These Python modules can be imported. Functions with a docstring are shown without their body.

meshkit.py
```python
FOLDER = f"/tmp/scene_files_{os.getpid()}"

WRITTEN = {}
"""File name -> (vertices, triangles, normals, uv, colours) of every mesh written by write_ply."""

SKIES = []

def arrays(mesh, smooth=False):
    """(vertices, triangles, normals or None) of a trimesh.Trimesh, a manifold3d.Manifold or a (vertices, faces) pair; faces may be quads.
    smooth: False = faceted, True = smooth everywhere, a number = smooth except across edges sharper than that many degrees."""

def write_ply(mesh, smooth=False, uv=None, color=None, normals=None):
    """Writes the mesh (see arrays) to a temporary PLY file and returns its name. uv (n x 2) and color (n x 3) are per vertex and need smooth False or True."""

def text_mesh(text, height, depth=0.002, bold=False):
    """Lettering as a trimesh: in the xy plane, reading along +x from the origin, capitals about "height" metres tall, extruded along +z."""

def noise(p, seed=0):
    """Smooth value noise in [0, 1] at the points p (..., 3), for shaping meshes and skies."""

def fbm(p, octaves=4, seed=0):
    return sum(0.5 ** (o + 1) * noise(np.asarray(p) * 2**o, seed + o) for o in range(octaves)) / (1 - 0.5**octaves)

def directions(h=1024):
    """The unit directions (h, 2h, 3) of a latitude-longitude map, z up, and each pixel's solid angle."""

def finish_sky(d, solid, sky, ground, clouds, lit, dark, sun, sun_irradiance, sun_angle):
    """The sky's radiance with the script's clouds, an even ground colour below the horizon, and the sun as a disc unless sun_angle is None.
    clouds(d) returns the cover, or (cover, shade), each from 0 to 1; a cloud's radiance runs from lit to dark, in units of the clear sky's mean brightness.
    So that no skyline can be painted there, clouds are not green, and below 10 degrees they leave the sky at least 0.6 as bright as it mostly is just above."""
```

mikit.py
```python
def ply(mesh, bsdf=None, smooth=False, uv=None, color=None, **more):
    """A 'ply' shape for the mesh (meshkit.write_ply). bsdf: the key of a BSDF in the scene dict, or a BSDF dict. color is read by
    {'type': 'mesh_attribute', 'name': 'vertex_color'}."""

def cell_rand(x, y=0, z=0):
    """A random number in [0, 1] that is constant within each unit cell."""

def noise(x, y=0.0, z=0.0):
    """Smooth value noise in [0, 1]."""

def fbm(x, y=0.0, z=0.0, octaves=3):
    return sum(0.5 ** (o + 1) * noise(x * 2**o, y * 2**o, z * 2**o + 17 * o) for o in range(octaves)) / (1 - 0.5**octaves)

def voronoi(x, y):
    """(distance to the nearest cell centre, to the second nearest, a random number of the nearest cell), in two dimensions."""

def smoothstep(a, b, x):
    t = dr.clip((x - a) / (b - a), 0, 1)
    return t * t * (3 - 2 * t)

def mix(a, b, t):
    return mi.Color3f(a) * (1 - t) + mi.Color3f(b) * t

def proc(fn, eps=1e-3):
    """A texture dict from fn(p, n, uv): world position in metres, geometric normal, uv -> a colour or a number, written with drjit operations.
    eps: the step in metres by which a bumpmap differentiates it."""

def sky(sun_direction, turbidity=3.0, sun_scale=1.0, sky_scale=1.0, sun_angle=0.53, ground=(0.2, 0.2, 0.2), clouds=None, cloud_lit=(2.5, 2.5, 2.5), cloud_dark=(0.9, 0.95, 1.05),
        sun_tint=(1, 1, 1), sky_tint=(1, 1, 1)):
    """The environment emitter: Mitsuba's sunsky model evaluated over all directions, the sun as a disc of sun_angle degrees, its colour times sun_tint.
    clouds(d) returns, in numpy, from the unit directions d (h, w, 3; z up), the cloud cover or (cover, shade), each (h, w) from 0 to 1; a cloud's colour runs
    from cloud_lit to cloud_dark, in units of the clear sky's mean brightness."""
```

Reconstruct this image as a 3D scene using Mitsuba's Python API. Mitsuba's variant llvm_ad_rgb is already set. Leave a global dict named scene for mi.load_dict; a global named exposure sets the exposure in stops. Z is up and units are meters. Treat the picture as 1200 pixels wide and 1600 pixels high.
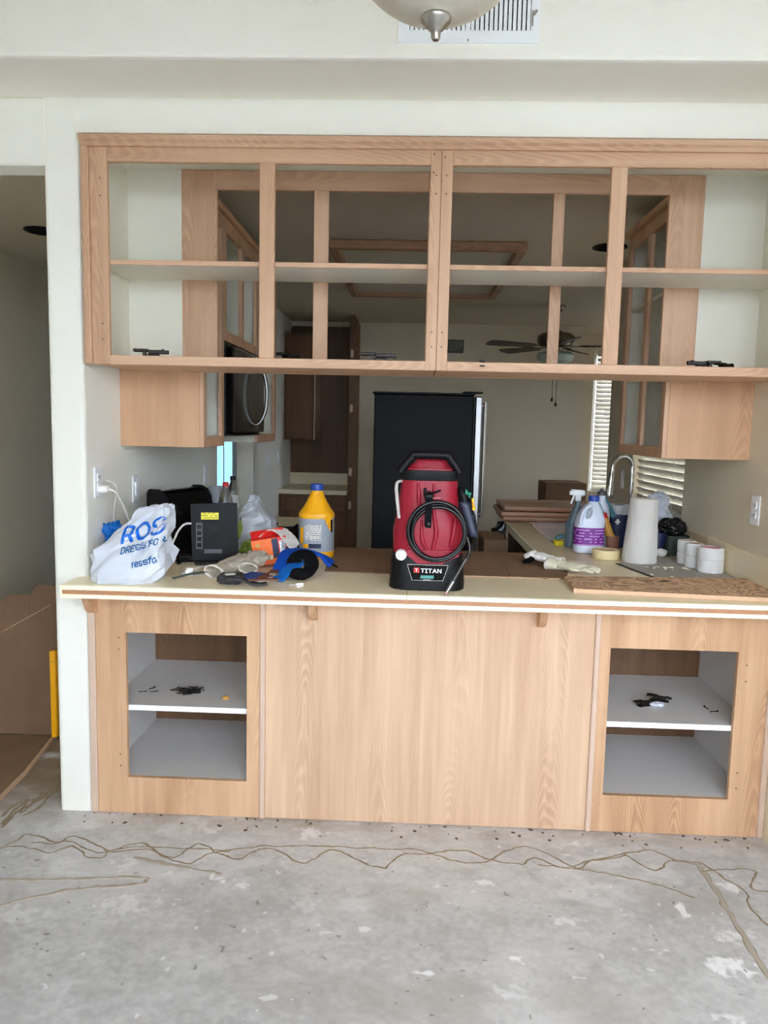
import math, random
import numpy as np, trimesh, mitsuba as mi, drjit as dr, manifold3d as m3
from shapely.geometry import Polygon, Point, box as sbox
import mikit, meshkit
from mikit import proc, noise, fbm, cell_rand, smoothstep, mix
T = mi.ScalarTransform4f
scene, labels = {}, {}
rng = random.Random(7)
nrg = np.random.default_rng(7)

# ------------------------------------------------------------------ camera, sky, exposure
exposure = 6.2
CAM = np.array([0.0, -2.7410, 1.4941])
FWD = np.array([-0.03281, 0.99329, -0.11090])
UPV = np.array([-0.02605, 0.11007, 0.99358])
scene['camera'] = {'type': 'perspective', 'fov': 53.605, 'fov_axis': 'x', 'near_clip': 0.05, 'far_clip': 200.0,
                   'to_world': T().look_at(origin=CAM.tolist(), target=(CAM + FWD).tolist(), up=UPV.tolist())}


def cover(d):
    return 0.75 + 0.25 * meshkit.fbm(d * 3.0, 3)


scene['sky'] = mikit.sky((-0.3, 0.5, 0.8), turbidity=3.0, sun_scale=0.0, sky_scale=1.0, ground=(0.38, 0.38, 0.37), clouds=cover,
                         cloud_lit=(1.12, 1.2, 1.34), cloud_dark=(0.9, 0.96, 1.08))


# ------------------------------------------------------------------ materials
def lin(c):
    c = np.asarray(c, float) / 255
    return np.where(c < 0.04045, c / 12.92, ((c + 0.055) / 1.055) ** 2.4).tolist()


def rgb(c):
    return {'type': 'rgb', 'value': lin(c)}


def mat(name, c, rough=0.5, metallic=0.0, spec=0.5, coat=0.0, sheen=0.0, bump=None):
    base = c if isinstance(c, dict) else rgb(c)
    b = {'type': 'principled', 'base_color': base, 'roughness': rough, 'metallic': metallic, 'specular': spec}
    if coat:
        b['clearcoat'] = coat; b['clearcoat_gloss'] = 0.9
    if sheen:
        b['sheen'] = sheen
    if bump:
        b = {'type': 'bumpmap', 'arbitrary': bump[0], 'scale': bump[1], 'bsdf': b}
    scene[name] = {'type': 'twosided', 'bsdf': b}
    return name


def C(c):
    return mi.Color3f(*lin(c))


def wood_fn(horizontal, light, dark, seed, width=0.26, contrast=1.0, stripe=(150, 0.35)):
    lc, dc = lin(light), lin(dark)

    def fn(p, n, uv):
        if horizontal:
            a, g = p.z + p.y * 0.9, p.x
        else:
            a, g = p.x + p.y * 0.93, p.z
        s = (a + seed) / width
        k = dr.floor(s)
        r = cell_rand(k, seed)
        x = (s - k - 0.5 + (r - 0.5) * 0.5) * width
        gg = g + r * 9.0
        x = x + (noise(gg * 2.2, k, 3) - 0.5) * 0.07
        f = gg * (8 + 10 * r) + x * x * 1500 + 7.0 * fbm(x * 9, gg * 1.8, k, 4)
        fr = f - dr.floor(f)
        band = smoothstep(0.0, 0.55, fr) * (1 - smoothstep(0.72, 1.0, fr))
        streak = noise(a * 420, g * 7, 1)
        broad = fbm(a * 9, g * 0.8, 5, 2)
        soft = fbm(a * 60, g * 3.0, 8, 3)
        t = (0.42 * band * smoothstep(0.25, 0.75, noise(x * 16, gg * 1.3, 9)) + 0.16 * streak + 0.5 * (soft - 0.3) + 0.6 * (broad - 0.3)) * contrast
        return mix(lc, dc, dr.clip(t, 0, 1))
    return fn


def floor_fn(p, n, uv):
    x, y = p.x, p.y
    a = fbm(x * 2.3, y * 2.3, 1, 4)
    b = fbm(x * 9, y * 13, 4, 5)
    c = mix(lin((168, 167, 165)), lin((196, 195, 193)), dr.clip(0.5 + (a - 0.5) * 0.9 + (b - 0.5) * 0.9 + (fbm(x * 55, y * 70, 2, 3) - 0.5) * 0.8, 0, 1))
    brown = smoothstep(0.5, 0.8, fbm(x * 3.1 + 9, y * 4.5, 2, 5)) * 0.5
    c = mix(c, lin((158, 150, 142)), brown)
    # thinset and paint residue
    w = smoothstep(0.58, 0.80, fbm(x * 7 + 3, y * 10, 7, 5)) * 0.38
    near = smoothstep(-0.95, -0.35, y)
    c = mix(c, lin((220, 220, 220)), w * near)
    sp = smoothstep(0.87, 0.90, noise(x * 17, y * 23, 3) * 0.75 + noise(x * 70, y * 70, 8) * 0.25)
    c = mix(c, lin((226, 226, 225)), sp * 0.5)
    for (cx, cy, rx, ry, s) in ((-.589, -.395, .05, .03, 1), (-.51, -.44, .035, .022, 1), (.895, -.456, .018, .05, 1), (.949, -.711, .07, .04, 1),
                                (.861, -.905, .05, .03, .7), (.07, -.794, .05, .010, 1), (.515, -.544, .05, .03, .6), (-.93, -.34, .07, .05, .6), (-.85, -.56, .09, .06, .45),
                                (-.33, -.10, .07, .05, .7), (-.72, -.10, .07, .04, .6), (-1.15, -.62, .1, .06, .35), (.33, -.72, .02, .014, 1), (.28, -.36, .03, .02, .8), (1.1, -.33, .05, .03, .8), (1.0, -.58, .06, .04, .6),
                                (-.1, -.62, .02, .015, .8), (.62, -.10, .06, .03, .6), (-.30, -.52, .05, .04, .35), (.3, -.85, .05, .03, .5)):
        d = dr.sqrt(dr.square((x - cx) / rx) + dr.square((y - cy) / ry)) + (fbm(x * 45, y * 45, 2, 3) - 0.5) * 2.4
        c = mix(c, lin((232, 232, 232)), (1 - smoothstep(0.15, 0.95, d)) * s * 0.8)
    dk = smoothstep(0.86, 0.90, noise(x * 34 + 5, y * 44, 6) * 0.65 + noise(x * 90, y * 90, 1) * 0.35)
    c = mix(c, lin((108, 98, 88)), dk * 0.55)
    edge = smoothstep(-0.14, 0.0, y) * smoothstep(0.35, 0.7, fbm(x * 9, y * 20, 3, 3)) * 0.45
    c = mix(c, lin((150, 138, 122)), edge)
    back = smoothstep(-0.2, 0.25, y) * dr.maximum(smoothstep(-1.15, -1.4, x), smoothstep(0.3, 0.7, y))  # hall brown spread over the unseen kitchen floor to cut bounced light
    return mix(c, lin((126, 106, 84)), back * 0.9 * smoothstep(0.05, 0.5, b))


def ply_fn(p, n, uv):
    f = fbm(p.x * 6, p.y * 9, 3, 3) * 11
    fr = f - dr.floor(f)
    t = smoothstep(0.45, 0.7, fr) * (1 - smoothstep(0.85, 1, fr))
    k = 1 - smoothstep(0.5, 1.0, dr.sqrt(dr.square((p.x - 0.98) / 0.03) + dr.square((p.y - 0.15) / 0.02)))
    c = mix(mix(lin((206, 172, 138)), lin((180, 144, 114)), noise(p.x * 40, p.y * 200, 2) * 0.7), lin((128, 96, 74)), t * 0.65)
    return mix(c, lin((80, 56, 42)), k)


def card_fn(p, n, uv):
    return mix(lin((132, 105, 83)), lin((110, 87, 68)), dr.clip(fbm(p.x * 6, p.y * 6, p.z * 6, 4) * 0.9 + noise(p.x * 160, p.y * 5, 0) * 0.25, 0, 1))


def print_fn(ink, paper, row, word, x0, axis='x'):
    def fn(p, n, uv):
        a = p.x if axis == 'x' else p.y
        r = p.z / row
        k = dr.floor(r)
        on = smoothstep(0.35, 0.45, r - k) * (1 - smoothstep(0.8, 0.9, r - k))
        w = dr.select(cell_rand(dr.floor((a - x0) / word), k, 2) > 0.25, 1.0, 0.0)
        return mix(lin(paper), lin(ink), on * w * 0.75)
    return fn


bumpy = proc(lambda p, n, uv: fbm(p.x * 90, p.y * 90, p.z * 90, 3), eps=2e-3)
mat('wall_paint', (228, 226, 215), 0.75, spec=0.25, bump=(bumpy, 0.0022))
mat('ceiling_paint', (184, 174, 154), 0.9, spec=0.1)
mat('shaded_wall_paint', (211, 200, 176), 0.75, spec=0.2, bump=(bumpy, 0.0022))  # the wall paint again, with the kitchen shade mixed into its colour
mat('oak_panel', {**proc(wood_fn(False, (212, 180, 149), (180, 144, 114), 3.0, 0.34, 1.05))}, 0.5, spec=0.3)
mat('oak_base', proc(wood_fn(False, (206, 168, 132), (166, 124, 90), 5.5, 0.24, 1.0)), 0.5, spec=0.3)
mat('oak_upright', proc(wood_fn(False, (202, 166, 136), (170, 130, 100), 1.2, 0.09, 0.8)), 0.5, spec=0.3)
mat('oak_rail', proc(wood_fn(True, (202, 166, 136), (166, 126, 96), 2.1, 0.09, 0.8)), 0.5, spec=0.3)
mat('oak_side', proc(wood_fn(False, (204, 164, 128), (174, 132, 98), 8.3, 0.22, 0.8)), 0.5, spec=0.3)
mat('batten_wood', (198, 172, 152), 0.55, spec=0.3)
mat('dark_wood', proc(wood_fn(False, (112, 82, 56), (84, 60, 40), 4.4, 0.2, 0.9)), 0.5, spec=0.3)
mat('door_wood', proc(wood_fn(True, (176, 140, 112), (140, 104, 80), 6.6, 0.12, 0.9)), 0.45, spec=0.3)
mat('cherry_edge', (150, 88, 64), 0.5)
mat('plywood_face', proc(ply_fn), 0.7, spec=0.2)
mat('plywood_edge', (206, 172, 138), 0.8)
mat('melamine', (200, 197, 193), 0.45, spec=0.3)
mat('cabinet_liner', (214, 212, 196), 0.5, spec=0.3)
mat('counter_laminate', (228, 214, 180), 0.38, spec=0.45)
mat('shaded_laminate', (206, 188, 152), 0.4, spec=0.4)  # counter laminate darkened to stand for the shade on the sink counter
mat('counter_edge', (245, 236, 204), 0.4)
mat('edge_wood', (170, 122, 88), 0.5)
mat('cardboard', proc(card_fn), 0.85, spec=0.1)
mat('cardboard_edge', (176, 146, 118), 0.9, spec=0.1)
mat('concrete', proc(floor_fn), 0.6, spec=0.35)
mat('adhesive', (132, 116, 92), 0.75)
mat('adhesive_pale', (160, 151, 136), 0.75)
mat('black_plastic', (12, 12, 14), 0.45, spec=0.2)
mat('black_gloss', (8, 8, 9), 0.12, spec=0.3)
mat('black_fabric', (16, 16, 18), 0.9, spec=0.1)
mat('black_rubber', (8, 8, 9), 0.25, spec=0.5)
mat('fridge_black', (9, 11, 13), 0.55, spec=0.2)
mat('fridge_seal', (60, 60, 62), 0.6)
mat('steel', (150, 150, 148), 0.34, metallic=1.0)
mat('nickel', (176, 172, 164), 0.3, metallic=1.0)
mat('bronze', (120, 108, 92), 0.35, metallic=1.0)
mat('chrome', (228, 230, 232), 0.06, metallic=1.0)
mat('dark_metal', (38, 34, 30), 0.45, metallic=0.6)
mat('fan_blade', (62, 44, 36), 0.45)
mat('white_plastic', (232, 234, 236), 0.4)
mat('white_paper', (208, 205, 197), 0.9, spec=0.1)
mat('vent_white', (225, 229, 230), 0.5)
mat('vent_dark', (40, 40, 38), 0.9)
mat('grey_vent', (84, 84, 78), 0.6)
mat('shade_glass', (190, 184, 170), 0.35, spec=0.5)
mat('fan_glass', (170, 186, 172), 0.35)
mat('red_plastic', (150, 26, 44), 0.42, spec=0.3)
mat('grey_tube', (186, 180, 172), 0.5)
mat('navy_plastic', (40, 46, 66), 0.45)
mat('navy_deep', (24, 34, 70), 0.5)
mat('yellow_plastic', (246, 176, 20), 0.4)
mat('yellow_label', (246, 226, 60), 0.5)
mat('blue_cap', (38, 72, 160), 0.4)
mat('green_plastic', (30, 130, 96), 0.5)
mat('teal_label', (70, 140, 130), 0.5)
mat('red_logo', (206, 44, 48), 0.5)
mat('white_ink', (240, 240, 240), 0.5)
mat('blue_ink', (10, 100, 196), 0.5)
mat('dark_blue_ink', (28, 96, 150), 0.5)
mat('grey_ink', (72, 74, 78), 0.5)
mat('bag_white', (200, 205, 213), 0.38, spec=0.35)
mat('bag_grey', (170, 174, 178), 0.35, spec=0.5)
mat('bag_black', (14, 14, 15), 0.3, spec=0.5)
mat('leaf_green', (120, 140, 44), 0.6)
mat('glove_grey', (172, 162, 146), 0.9, spec=0.1)
mat('glove_cream', (226, 222, 196), 0.85, spec=0.1)
mat('glove_white', (228, 226, 218), 0.85, spec=0.1)
mat('cuff_white', (226, 222, 212), 0.9, spec=0.1)
mat('blue_fabric', (16, 72, 170), 0.8, spec=0.2)
mat('nitrile_blue', (14, 104, 188), 0.45)
mat('case_blue', (30, 62, 132), 0.5)
mat('leather', (104, 62, 44), 0.6)
mat('charcoal', (52, 50, 50), 0.7)
mat('orange_carton', (240, 112, 40), 0.55)
mat('red_carton', (216, 52, 44), 0.55)
mat('purple_label', proc(print_fn((196, 150, 208), (116, 36, 136), 0.014, 0.012, 0.7)), 0.5)
mat('jug_label', (150, 156, 164), 0.45)
mat('fine_print', proc(print_fn((110, 110, 120), (214, 210, 204), 0.009, 0.006, -0.5)), 0.5)
mat('yellow_print', proc(print_fn((90, 86, 20), (246, 228, 60), 0.009, 0.005, -0.9)), 0.5)
mat('bleach_white', (206, 214, 226), 0.4)
mat('tape_cream', (222, 204, 152), 0.7)
mat('tape_white', (218, 218, 214), 0.55)
mat('pink_core', (196, 132, 136), 0.7)
mat('teal_plastic', (76, 128, 140), 0.5)
mat('spray_body', (92, 112, 122), 0.3)
mat('caulk_yellow', (204, 150, 62), 0.5)
mat('terracotta', (150, 104, 84), 0.7)
mat('sponge_yellow', (206, 186, 30), 0.9)
mat('dark_green', (52, 64, 54), 0.5)
mat('board_grey', (150, 146, 136), 0.7)
mat('porcelain', (238, 242, 250), 0.12, spec=0.6)
mat('blind_slat', (206, 201, 186), 0.5)
mat('window_frame', (236, 238, 238), 0.45)
mat('cord_white', (226, 224, 220), 0.5)
mat('crumb', (226, 216, 190), 0.9)
mat('dirt', (92, 80, 66), 0.95, spec=0.1)
scene['pane_glass'] = {'type': 'thindielectric', 'int_ior': 1.5}
scene['bottle_glass'] = {'type': 'dielectric', 'int_ior': 1.33}
scene['sky_blue_pane'] = {'type': 'thindielectric', 'int_ior': 1.5, 'specular_transmittance': {'type': 'rgb', 'value': [0.44, 0.62, 0.78]}}  # blue in the glass stands in for the sky colour behind it
scene['lens_plastic'] = {'type': 'thindielectric', 'int_ior': 1.5}

# ------------------------------------------------------------------ helpers
used = {}


def numbered(name):
    k = used.get(name, 0); used[name] = k + 1
    return name if k == 0 else f'{name}_{k:03d}'


def tag(key, label=None, cat=None, group=None, kind=None):
    d = {}
    if label: d['label'] = label
    if cat: d['category'] = cat
    if group: d['group'] = group
    if kind: d['kind'] = kind
    labels[key] = d
    return key


def thing(name, label, cat, group=None, kind=None):
    return tag(numbered(name), label, cat, group, kind)


def part(parent, name, mesh, m, smooth=False, label=None, kind=None):
    key = numbered(parent + '__' + name)
    scene[key] = mikit.ply(mesh, m, smooth=smooth)
    if label or kind:
        tag(key, label, None, None, kind)
    return key


def solo(name, mesh, m, label, cat, group=None, smooth=False, kind=None):
    key = thing(name, label, cat, group, kind)
    scene[key] = mikit.ply(mesh, m, smooth=smooth)
    return key


def struct(name, mesh, m, label=None, smooth=False):
    key = numbered(name)
    scene[key] = mikit.ply(mesh, m, smooth=smooth)
    tag(key, label, None, None, 'structure')
    return key


def cat(*ms):
    return trimesh.util.concatenate([m for m in ms])


BOXF = None


def bx(x0, x1, y0, y1, z0, z1, b=0.0):
    if b <= 0:
        m = trimesh.creation.box(extents=(x1 - x0, y1 - y0, z1 - z0))
        m.apply_translation(((x0 + x1) / 2, (y0 + y1) / 2, (z0 + z1) / 2))
        return m
    pts = []
    for x, sx in ((x0, 1), (x1, -1)):
        for y, sy in ((y0, 1), (y1, -1)):
            for z, sz in ((z0, 1), (z1, -1)):
                pts += [(x, y + sy * b, z + sz * b), (x + sx * b, y, z + sz * b), (x + sx * b, y + sy * b, z)]
    return trimesh.Trimesh(*hull(pts))


def hull(pts):
    m = trimesh.convex.convex_hull(np.array(pts, float))
    return m.vertices, m.faces


def rot(mesh, axis, deg, c=(0, 0, 0)):
    mesh.apply_transform(trimesh.transformations.rotation_matrix(math.radians(deg), axis, c))
    return mesh


def mv(mesh, x, y, z):
    mesh.apply_translation((x, y, z))
    return mesh


def cyl(p0, p1, r, n=20, r2=None):
    return tube([p0, p1], [r, r2 if r2 is not None else r], n)


def catmull(P, k=8, closed=False):
    P = np.asarray(P, float)
    out = []
    n = len(P)
    rngi = range(n if closed else n - 1)
    for i in rngi:
        if closed:
            a, b, c, d = P[(i - 1) % n], P[i], P[(i + 1) % n], P[(i + 2) % n]
        else:
            a, b, c, d = P[max(i - 1, 0)], P[i], P[i + 1], P[min(i + 2, n - 1)]
        for t in np.arange(k) / k:
            out.append(0.5 * (2 * b + (c - a) * t + (2 * a - 5 * b + 4 * c - d) * t * t + (3 * b - a - 3 * c + d) * t ** 3))
    if not closed:
        out.append(P[-1])
    return np.array(out)


def tube(P, r, n=10, closed=False, flat=None):
    P = np.asarray(P, float)
    N = len(P)
    r = np.broadcast_to(np.asarray(r, float), (N,)) if np.ndim(r) == 0 else np.interp(np.linspace(0, 1, N), np.linspace(0, 1, len(r)), r)
    t = np.gradient(P, axis=0) if not closed else np.roll(P, -1, 0) - np.roll(P, 1, 0)
    t /= np.linalg.norm(t, axis=1, keepdims=True) + 1e-12
    u = np.cross(t[0], [0, 0, 1.0])
    if np.linalg.norm(u) < 1e-3:
        u = np.cross(t[0], [1.0, 0, 0])
    u /= np.linalg.norm(u)
    V = []
    a = np.arange(n) / n * 2 * np.pi
    for i in range(N):
        u = u - t[i] * (u @ t[i]); u /= np.linalg.norm(u)
        w = np.cross(t[i], u)
        V.append(P[i] + r[i] * (np.cos(a)[:, None] * u + np.sin(a)[:, None] * w))
    V = np.array(V)
    F = grid_faces(N, n, closed)
    V = V.reshape(-1, 3)
    if not closed:
        V = np.vstack([V, P[0], P[-1]])
        i = np.arange(n); j = (i + 1) % n
        F = np.vstack([F, np.stack([np.full(n, N * n), j, i], 1), np.stack([np.full(n, N * n + 1), (N - 1) * n + i, (N - 1) * n + j], 1)])
    m = trimesh.Trimesh(V, F, process=False)
    if flat:
        m.vertices[:, 2] = m.vertices[:, 2] * 1.0
    return m


def grid_faces(N, n, closed=False):
    F = []
    i = np.arange(n); j = (i + 1) % n
    for k in range(N if closed else N - 1):
        a, b = k * n, ((k + 1) % N) * n
        F.append(np.stack([a + i, a + j, b + j], 1)); F.append(np.stack([a + i, b + j, b + i], 1))
    return np.vstack(F)


def ring(c, rx, ry, n=32, e=2.0, ax=(1, 0, 0), ay=(0, 1, 0)):
    a = np.arange(n) / n * 2 * np.pi
    cs, sn = np.cos(a), np.sin(a)
    return np.asarray(c, float) + np.outer(np.sign(cs) * np.abs(cs) ** (2 / e) * rx, ax) + np.outer(np.sign(sn) * np.abs(sn) ** (2 / e) * ry, ay)


def loft(rings, caps=True):
    N, n = len(rings), len(rings[0])
    V = np.vstack(rings)
    F = grid_faces(N, n)
    if caps:
        V = np.vstack([V, rings[0].mean(0), rings[-1].mean(0)])
        i = np.arange(n); j = (i + 1) % n
        F = np.vstack([F, np.stack([np.full(n, N * n), j, i], 1), np.stack([np.full(n, N * n + 1), (N - 1) * n + i, (N - 1) * n + j], 1)])
    return trimesh.Trimesh(V, F, process=False)


def lathe(prof, c=(0, 0, 0), n=40):
    m = trimesh.creation.revolve(np.array(prof, float), sections=n)
    m.apply_translation(c)
    return m


def extr(poly, d0, d1, axis='y'):
    """polygon in (a,b) extruded: axis y -> (x,z), axis x -> (y,z), axis z -> (x,y)"""
    m = trimesh.creation.extrude_polygon(poly if isinstance(poly, Polygon) else Polygon(poly), d1 - d0, engine='earcut')
    v = m.vertices.copy()
    if axis == 'y':
        m.vertices = np.stack([v[:, 0], v[:, 2] + d0, v[:, 1]], 1); m.invert()
    elif axis == 'x':
        m.vertices = np.stack([v[:, 2] + d0, v[:, 0], v[:, 1]], 1)
    else:
        m.vertices = np.stack([v[:, 0], v[:, 1], v[:, 2] + d0], 1)
    return m


def rrect(x0, x1, z0, z1, r):
    return sbox(x0 + r, z0 + r, x1 - r, z1 - r).buffer(r, quad_segs=4)


def crumple(m, amp, freq, seed=0, ridged=True, floor=None):
    v = np.array(m.vertices)
    n = np.array(m.vertex_normals)
    d = meshkit.fbm(v * freq + seed * 3.7, 4, seed)
    if ridged:
        d = 1 - np.abs(2 * d - 1) * 2.2
        d = d - d.mean()
    else:
        d = (d - 0.5) * 2
    v = v + n * (amp * d)[:, None]
    if floor is not None:
        v[:, 2] = np.maximum(v[:, 2], floor)
    m.vertices = v
    return m


def skin(bones, res=0.006, it=8):
    """bones: list of ((p, r), (p, r)): hulls of two spheres, united and smoothed"""
    M = None
    for (p, r), (q, s) in bones:
        a = m3.Manifold.sphere(r, 14).translate(list(map(float, p))); b = m3.Manifold.sphere(s, 14).translate(list(map(float, q)))
        h = m3.Manifold.batch_hull([a, b])
        M = h if M is None else M + h
    M = M.refine_to_length(res)
    mm = M.to_mesh()
    t = trimesh.Trimesh(mm.vert_properties[:, :3], mm.tri_verts)
    trimesh.smoothing.filter_taubin(t, iterations=it)
    return t


def hole_panel(x0, x1, z0, z1, holes, y0, y1, axis='y'):
    p = sbox(x0, z0, x1, z1)
    for h in holes:
        p = p.difference(sbox(*h))
    return extr(p, y0, y1, axis)


def text(s, h, x, y, z, depth=0.0008, bold=False, width=None):
    """lettering on a surface that faces -y"""
    m = meshkit.text_mesh(s, h, depth, bold)
    v = m.vertices.copy()
    sx = 1 if width is None else width / (v[:, 0].max() - v[:, 0].min())
    m.vertices = np.stack([x + (v[:, 0] - v[:, 0].min()) * sx, y - v[:, 2], z + v[:, 1]], 1)
    return m


CT = 0.917   # counter top
CE = 2.50    # kitchen and hall ceiling
BACK = 4.78


# ------------------------------------------------------------------ the setting
NX = 3.0
BAY = 5.40
W2 = (1.895, 2.90, 0.86, 2.34)
RX = (-0.9, 2.6)
struct('floor', bx(-3.1, 3.5, -4.0, 5.6, -0.1, 0.0), 'concrete', 'bare concrete slab with traces of old flooring adhesive and white paint splashes')
post = extr(rrect(-1.315, -1.187, 0.0, 0.14, 0.018), 0.0, 2.61, 'z')
header = cat(bx(-3.1, -1.30, 0.0, 0.12, 2.381, 2.61, 0.006), bx(-1.20, 1.36, 0.0, 0.12, 2.492, 2.61), bx(-3.1, -2.5, 0.0, 0.12, 0.0, 2.4))
struct('wall_front', cat(post, header), 'wall_paint', 'cream wall around the pass-through with a slim post on the left', smooth=30)
struct('soffit_front', cat(extr(Polygon([(-0.27, 2.607), (0.12, 2.607), (0.12, 3.06), (-0.29, 3.06), (-0.29, 2.627), (-0.284, 2.613)]), -3.1, 1.36, 'x')), 'wall_paint',
       'cream boxed soffit above the pass-through', smooth=40)
struct('wall_left', cat(bx(-1.315, -1.187, 0.12, 1.90, 0, CE), bx(-1.315, -1.187, 2.99, BACK, 0, CE), bx(-1.315, -1.187, 1.90, 2.99, 2.06, CE)), 'wall_paint', 'kitchen wall on the left with a doorway')
W1 = (1.05, 1.935, 1.06, 2.10)
struct('wall_right', cat(bx(1.35, 1.47, -.55, W1[0], 0, 3.06), bx(1.35, 1.47, W1[1], 2.53, 0, CE), bx(1.35, 1.47, W1[0], W1[1], 0, W1[2]), bx(1.35, 1.47, W1[0], W1[1], W1[3], CE),
                         bx(1.47, NX, 2.45, 2.53, 0, CE)), 'shaded_wall_paint', 'wall on the right with the sink window')
ADDED_W3 = (3.0, 3.75, .95, 2.05)  # opening out of view, added to throw daylight on the far wall
struct('wall_nook', cat(bx(NX, NX + .1, 2.45, ADDED_W3[0], 0, CE), bx(NX, NX + .1, ADDED_W3[1], BAY + .1, 0, CE), bx(NX, NX + .1, ADDED_W3[0], ADDED_W3[1], 0, ADDED_W3[2]), bx(NX, NX + .1, ADDED_W3[0], ADDED_W3[1], ADDED_W3[3], CE)), 'shaded_wall_paint', 'right wall of the dining nook')
struct('wall_bay', cat(bx(1.54, W2[0], BAY, BAY + .1, 0, CE), bx(W2[1], NX, BAY, BAY + .1, 0, CE), bx(W2[0], W2[1], BAY, BAY + .1, 0, W2[2]), bx(W2[0], W2[1], BAY, BAY + .1, W2[3], CE),
                       bx(1.54, 1.66, BACK, BAY, 0, CE)), 'shaded_wall_paint', 'recessed wall of the dining nook with a window')
struct('wall_back', cat(bx(-1.72, 1.54, BACK, BACK + .12, 0, CE), extr(rrect(1.45, 1.66, BACK, BACK + .12, .03), 0, CE, 'z'), bx(-2.62, -2.40, BACK, BACK + .12, 0, CE), bx(-2.45, -1.70, BACK, BACK + .12, 2.06, CE)), 'shaded_wall_paint', 'far wall behind the refrigerator')
struct('wall_hall', bx(-2.62, -2.5, 0.12, BACK + .1, 0, CE), 'shaded_wall_paint', 'left wall of the hallway')
struct('ceiling', bx(-2.62, NX + .1, 0.345, BAY + .1, CE, CE + .1), 'ceiling_paint', 'kitchen and hallway ceiling')
struct('ceiling_hall', bx(-2.62, -1.2, 0.10, 0.345, CE, CE + .1), 'ceiling_paint', 'hallway ceiling by the opening')
struct('ceiling_room', bx(-3.1, 3.5, -4.0, -0.28, 3.05, 3.15), 'ceiling_paint', 'ceiling of the front room')
struct('wall_room_left', bx(-3.2, -3.1, -4.0, 0.12, 0, 3.1), 'wall_paint', 'left wall of the front room')
struct('wall_rear', cat(bx(-3.1, RX[0], -4.0, -3.88, 0, 3.06), bx(RX[1], 3.5, -4.0, -3.88, 0, 3.06), bx(RX[0], RX[1], -4.0, -3.88, 2.85, 3.06), bx(RX[0], RX[1], -4.0, -3.88, 0, .5)), 'wall_paint', 'rear wall of the front room with a wide patio opening')
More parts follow.
